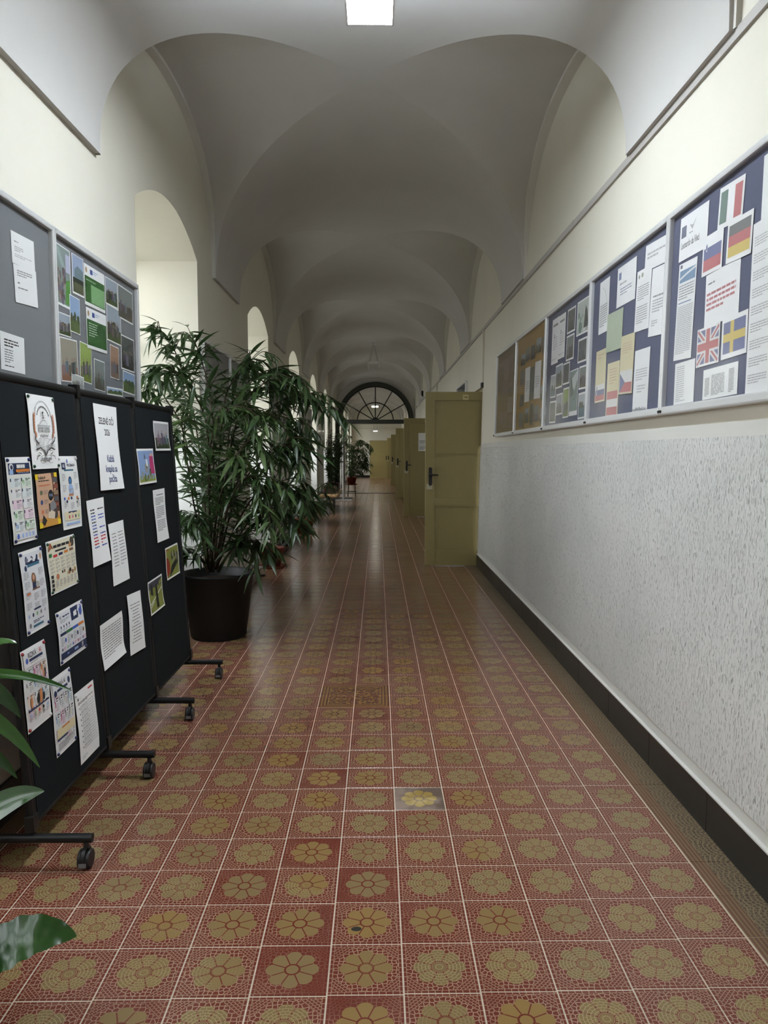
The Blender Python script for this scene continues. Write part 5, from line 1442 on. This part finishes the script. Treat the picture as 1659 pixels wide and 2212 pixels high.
P1 = [   # stems of the tall ficus, metres
    [(-1.28, 5.6, 0.5), (-1.3, 5.6, 1.13), (-1.36, 5.55, 1.71), (-1.49, 5.5, 2.17), (-1.61, 5.4, 2.28)],
    [(-1.26, 5.6, 0.5), (-1.2, 5.5, 1.3), (-1.19, 5.4, 1.76), (-1.27, 5.4, 2.09), (-1.32, 5.3, 2.25)],
    [(-1.23, 5.55, 0.51), (-1.08, 5.4, 1.3), (-0.93, 5.3, 1.73), (-0.73, 5.3, 1.89), (-0.57, 5.3, 1.9)],
    [(-1.22, 5.6, 0.5), (-1.0, 5.5, 1.37), (-0.76, 5.5, 1.71), (-0.56, 5.5, 1.79), (-0.37, 5.5, 1.69)],
    [(-1.2, 5.5, 0.52), (-0.97, 5.3, 1.14), (-0.72, 5.2, 1.37), (-0.63, 5.2, 1.42), (-0.53, 5.2, 1.32)],
    [(-1.2, 5.5, 0.52), (-0.94, 5.3, 0.98), (-0.77, 5.3, 1.16), (-0.66, 5.3, 1.16), (-0.56, 5.3, 1.08)],
    [(-1.18, 5.5, 0.52), (-0.96, 5.4, 0.8), (-0.79, 5.4, 0.94), (-0.67, 5.4, 0.94), (-0.61, 5.4, 0.87)],
    [(-1.25, 5.5, 0.52), (-1.27, 5.2, 0.99), (-1.29, 5.1, 1.31), (-1.29, 5.0, 1.52), (-1.3, 5.0, 1.65)],
    [(-1.28, 5.6, 0.5), (-1.45, 5.7, 1.47), (-1.6, 5.7, 1.79), (-1.69, 5.7, 1.92), (-1.74, 5.7, 1.85)],
    [(-1.21, 5.6, 0.5), (-1.1, 5.7, 1.65), (-0.98, 5.8, 1.9), (-0.85, 5.8, 2.0), (-0.76, 5.9, 2.01)],
    [(-1.24, 5.5, 0.5), (-1.11, 5.2, 0.99), (-0.97, 5.0, 1.31), (-0.83, 5.0, 1.46), (-0.74, 5.0, 1.37)],
    [(-1.24, 5.5, 0.5), (-1.23, 5.3, 0.81), (-1.29, 5.2, 0.95), (-1.31, 5.1, 0.87)],
    [(-1.18, 5.5, 0.5), (-1.04, 5.4, 0.7), (-0.92, 5.3, 0.76), (-0.84, 5.3, 0.71)],
    [(-1.26, 5.6, 0.48), (-1.19, 5.3, 1.47), (-1.26, 5.2, 1.78), (-1.35, 5.1, 1.9), (-1.45, 5.1, 1.93)],
    [(-1.24, 5.6, 0.48), (-1.11, 5.4, 1.63), (-1.02, 5.4, 1.9), (-0.96, 5.4, 1.99), (-0.89, 5.4, 2.03)],
    [(-1.21, 5.6, 0.5), (-1.0, 5.9, 1.48), (-0.79, 6.0, 1.66), (-0.7, 6.0, 1.61), (-0.63, 6.0, 1.48)],
    [(-1.22, 5.5, 0.5), (-1.0, 5.1, 1.06), (-0.85, 5.0, 1.22), (-0.76, 5.0, 1.12), (-0.7, 5.0, 0.97)],
    [(-1.24, 5.45, 0.49), (-1.29, 5.4, 0.63), (-1.36, 5.35, 0.68)],
    [(-1.22, 5.5, 0.5), (-1.17, 5.2, 1.31), (-1.05, 5.1, 1.62), (-0.9, 5.0, 1.68), (-0.78, 5.0, 1.61)],
    [(-1.21, 5.6, 0.48), (-0.92, 5.7, 0.95), (-0.79, 5.9, 1.08), (-0.69, 6.0, 1.07), (-0.61, 6.1, 0.97)]]
ficus('potted_ficus', (-1.2, 5.58, .45), P1, 'tall bushy narrow leaved ficus in the large black tub beside the stand', 'plant', random.Random(5), 300)
# the black tub
pt = empty('plant_tub', (-1.2, 5.58, 0), label='large black round tub on the floor holding the tall ficus', cat='pot')
part(B().lathe([(.001, .0), (.195, .0), (.205, .012), (.262, .462), (.272, .468), (.274, .485), (.262, .488), (.252, .478), (.245, .42), (.001, .42)], 56, 0, (-1.2, 5.58)), 'tub_wall', 'brown_pot', pt)
part(B().lathe([(.001, .432), (.15, .428), (.244, .421)], 36, 0, (-1.2, 5.58)), 'soil', 'soil', pt)

def shift(P, dx, dy, s=1.0, dz=0.0, o=(-1.2, 5.58, .48)):
    return [[(o[0] + dx + (p[0] - o[0]) * s, o[1] + dy + (p[1] - o[1]) * s, o[2] + dz + (p[2] - o[2]) * s) for p in b] for b in P]
def clay_pot(x, y, h, r0, r1, z=0.0):
    return [(.001, z), (r0, z), (r1, z + h * .8), (r1 + .012, z + h * .8), (r1 + .016, z + h), (r1, z + h), (r1 - .012, z + h - .03), (.001, z + h - .03)]
def red_pot(x, y, label, h=.24, r0=.10, r1=.145, z=0.0):
    rt = empty('flower_pot', (x, y, z), label=label, cat='pot')
    part(B().lathe(clay_pot(x, y, h, r0, r1, z), 32, 0, (x, y)), 'pot_wall', 'terracotta', rt)
    part(B().lathe([(.001, z + h - .02), (r1 - .014, z + h - .028)], 24, 0, (x, y)), 'soil', 'soil', rt)
    part(B().lathe([(.001, z), (r1 + .02, z), (r1 + .035, z + .025), (r1 + .028, z + .025), (r1 + .01, z + .008), (.001, z + .008)], 24, 0, (x, y)), 'saucer', 'terracotta', rt)
    return rt
red_pot(-1.28, 8.98, 'red flower pot at the second window behind the ficus tub')
red_pot(-1.25, 12.75, 'red flower pot at the third window', h=.26, r0=.11, r1=.16)
sub1 = [P1[i] for i in (0, 2, 4, 5, 6, 8, 12)]
ficus('potted_ficus', (-1.28, 8.98, .2), shift(sub1, -.08, 3.40, .72, -.26), 'slender ficus with pale stems in the red pot at the second window', 'plant', random.Random(8), 110, step=.05, twigs=3, stem_r=.007)
sub2 = [P1[i] for i in (0, 4, 5, 6, 7, 12)]
ficus('potted_ficus', (-1.25, 12.75, .22), shift(sub2, -.05, 7.17, .66, -.24), 'low spreading ficus in the red pot at the third window', 'plant', random.Random(9), 60, step=.05, twigs=3)
# dense shrubs standing on the wooden bench
SH = leaf_meshes('shrub_leaf')
def bush(loc, H, R_, label, seed, n=9, z0=.0, leafL=(.07, .13)):
    r = random.Random(seed)
    br = []
    for k in range(n):
        a = r.uniform(0, 6.283); rr = R_ * r.uniform(.3, 1)
        e = Vector((loc[0] + math.cos(a) * rr * .8, loc[1] + math.sin(a) * rr, loc[2] + H * r.uniform(.7, 1)))
        m = Vector((loc[0] + math.cos(a) * rr * .6, loc[1] + math.sin(a) * rr * .7, loc[2] + H * .45))
        br.append([Vector(loc) + Vector((math.cos(a) * .03, math.sin(a) * .03, 0)), m, e])
    return ficus('bushy_shrub', loc, br, label, 'plant', r, 0, leafL, .028, .12, .006, 'shrub_leaf', SH, 7, droop=.5)
bench = empty('wooden_bench', (-1.1, 18.2, 0), label='low wooden plank bench on grey steel legs under the fourth window', cat='bench')
for k in range(3): part(B().box(-1.32 + k * .135, 16.75, .375, -1.195 + k * .135, 19.6, .415, bev=.004), 'plank', 'bench_wood', bench)
for yy in (16.95, 19.4):
    for xx in (-1.13,):
        part(B().box(xx - .03, yy - .03, 0, xx + .03, yy + .03, .345, bev=.004), 'leg', 'grey_steel', bench)
    part(B().box(-1.32, yy - .03, .345, -.93, yy + .03, .375), 'cross_bar', 'grey_steel', bench)
    part(B().box(-1.27, yy - .04, 0, -.99, yy + .04, .015, bev=.003), 'foot_plate', 'grey_steel', bench)
for k, (yy, hh, lb) in enumerate(((17.7, .95, 'light green leafy shrub in the planter at the near end of the bench'), (19.0, 1.35, 'taller dark leafy shrub in the planter at the far end of the bench'))):
    pr = empty('planter_box', (-1.12, yy, .415), label='dark planter box on the bench under the ' + ('light green' if k == 0 else 'taller dark') + ' shrub', cat='planter')
    part(B().box(-1.25, yy - .3, .415, -.98, yy + .3, .60, bev=.008), 'box_wall', 'planter_dark', pr)
    part(B().box(-1.24, yy - .29, .598, -.99, yy + .29, .606), 'soil', 'soil', pr)
    bush((-1.10, yy, .6), hh, .30, lb, 21 + k, 16)
# exhibition panel seen edge on
ex = empty('exhibition_panel', (-1.0, 21.4, 0), label='tall grey exhibition panel on white T feet seen edge on', cat='display panel')
for yy in (21.4, 22.6):
    part(B().box(-1.02, yy - .02, .03, -.98, yy + .02, 1.84, bev=.003), 'post', 'white_metal', ex)
    part(B().box(-1.23, yy - .02, 0, -.75, yy + .02, .035, bev=.004), 'foot', 'white_metal', ex)
part(B().box(-1.008, 21.42, .45, -.992, 22.58, 1.80), 'panel_sheet', 'exhibit_grey', ex)
part(B().box(-1.012, 21.42, 1.79, -.988, 22.58, 1.83), 'top_rail', 'white_metal', ex)
# ficus on a tall plant stand by the arch
psd = empty('plant_stand', (-.82, 23.6, 0), label='thin legged metal plant stand beside the glazed arch', cat='plant stand')
for a in (45, 135, 225, 315):
    ca, sa = math.cos(math.radians(a)), math.sin(math.radians(a))
    part(B().tube([(-.82 + ca * .17, 23.6 + sa * .17, 0), (-.82 + ca * .14, 23.6 + sa * .14, .36)], .010, 8), 'leg', 'dark_steel', psd)
for zz, rr in ((.36, .145), (.15, .155)):
    ringp = [(-.82 + rr * math.cos(2 * math.pi * k / 24), 23.6 + rr * math.sin(2 * math.pi * k / 24), zz) for k in range(25)]
    part(B().tube(ringp, .008, 6, cap=False), 'ring', 'dark_steel', psd)
part(B().lathe([(.001, .358), (.143, .358), (.143, .368), (.001, .368)], 24, 0, (-.82, 23.6)), 'tray', 'dark_steel', psd)
red_pot(-.82, 23.6, 'red flower pot on the thin legged plant stand', .24, .11, .15, .37)
ficus('potted_ficus', (-.82, 23.6, .6), shift([P1[i] for i in range(20)], .38, 18.02, .74, .10), 'dark ficus on the thin legged stand arching in front of the glazed opening', 'plant', random.Random(31), 0, step=.036, twigs=5, leafL=(.12, .22), walls=False)

# near plant: broad glossy leaves reaching in from the side
lily = empty('peace_lily', (-1.12, 1.62, 0), label='broad leaved glossy green plant in a dark pot in front of the display stand', cat='plant')
LC = (-1.12, 1.62)
part(B().lathe(clay_pot(LC[0], LC[1], .30, .12, .16), 32, 0, LC), 'pot', 'brown_pot', lily)
part(B().lathe([(.001, .27), (.145, .268)], 24, 0, LC), 'soil', 'soil', lily)
def broad_leaf(base, ctrl, tip, W, nrm, fold=.25, ruff=.0):
    """blade from base to tip by way of ctrl, plus its stalk down to the pot"""
    b0, c0, t0 = Vector(base), Vector(ctrl), Vector(tip)
    nn, vs, fs = 44, [], []
    nv = Vector(nrm).normalized()
    for i in range(nn + 1):
        t = i / nn
        p = b0 * (1 - t) ** 2 + c0 * 2 * t * (1 - t) + t0 * t * t
        d = ((c0 - b0) * 2 * (1 - t) + (t0 - c0) * 2 * t).normalized()
        side = d.cross(nv).normalized(); up = side.cross(d)
        w = W / 2 * (math.sin(math.pi * (t ** .8))) ** .75 if 0 < i < nn else .001
        for s in (-1, -.5, 0, .5, 1):
            vs.append(p + side * w * s + up * (abs(s) * w * fold + ruff * w * math.sin(t * 44 - abs(s) * 5) * abs(s)))
    for i in range(nn):
        for j in range(4):
            a = i * 5 + j; fs.append((a, a + 1, a + 6, a + 5))
    lf = part(B().add(vs, fs, 0, True), 'leaf', 'lily_leaf', lily)
    st0 = Vector((LC[0] + (b0.x - LC[0]) * .25, LC[1] + (b0.y - LC[1]) * .25, .26))
    md = (st0 + b0) / 2 + Vector((0, 0, .06))
    part(B().tube(bez([st0, md, b0], 4), .0042, 7, cap=False), 'stalk', 'stem_green', lf)
broad_leaf((-1.09, 1.80, .80), (-1.0, 1.93, .835), (-.81, 1.95, .75), .04, (-.1, -.5, 1), .45)
broad_leaf((-1.06, 1.78, .86), (-.965, 1.88, .80), (-.925, 1.90, .695), .045, (.6, -.8, .5), .2)
broad_leaf((-1.06, 1.76, .80), (-.95, 1.85, .74), (-.862, 1.86, .58), .038, (.55, -.8, .45), .2)
broad_leaf((-1.07, 1.76, .74), (-.96, 1.82, .66), (-.915, 1.85, .555), .034, (.6, -.8, .4), .2)
broad_leaf((-1.03, 1.74, .42), (-.93, 1.80, .535), (-.825, 1.80, .545), .075, (-.3, -.75, .6), .3)
broad_leaf((-.985, 1.62, .12), (-.86, 1.68, .29), (-.715, 1.70, .235), .125, (-.35, -.55, .8), .15, .07)
broad_leaf((-1.10, 1.82, .84), (-1.02, 1.98, .895), (-.975, 2.0, .865), .05, (0, -.4, 1), .2)
broad_leaf((-1.16, 1.55, .6), (-1.2, 1.45, .85), (-1.1, 1.3, .80), .09, (0, .3, 1), .2)
broad_leaf((-1.18, 1.66, .6), (-1.28, 1.72, .9), (-1.3, 1.85, .82), .09, (0, .3, 1), .2)

# ================================================================== LOW RAILS AND RADIATOR
for k in range(4):
    a, c = WINS[k + 2] + WW + .15, WINS[k + 3] + .18
    rt = empty('floor_rack', (-1.36, (a + c) / 2, 0), label='low dark steel floor rack ' + pl[k], cat='rack')
    for x0, z0 in ((-1.385, .135), (-1.345, .065)):
        part(B().box(x0, a, z0, x0 + .035, c, z0 + .025, bev=.003), 'rail', 'grey_steel', rt)
        part(B().box(x0 - .004, c, z0 - .004, x0 + .042, c + .03, z0 + .03, bev=.008), 'end_cap', 'chrome', rt)
    for yy in (a + .1, (a + c) / 2, c - .06):
        part(B().box(-1.39, yy - .02, 0, -1.335, yy + .02, .135, bev=.003), 'support', 'dark_steel', rt)
        part(B().box(-1.39, yy - .03, 0, -1.26, yy + .03, .012), 'foot', 'dark_steel', rt)
rad = empty('radiator', (-1.86, WINS[2] + WW / 2, 0), label='ribbed grey radiator low in the niche of the first window', cat='radiator')
for k in range(16):
    y = WINS[2] + .16 + k * .078
    part(B().box(-1.93, y, .10, -1.83, y + .055, .68, bev=.012), 'rib', 'radiator_paint', rad)
part(B().tube([(-1.88, WINS[2] + .1, .14), (-1.88, WINS[2] + WW - .08, .14)], .016, 8), 'pipe', 'radiator_paint', rad)
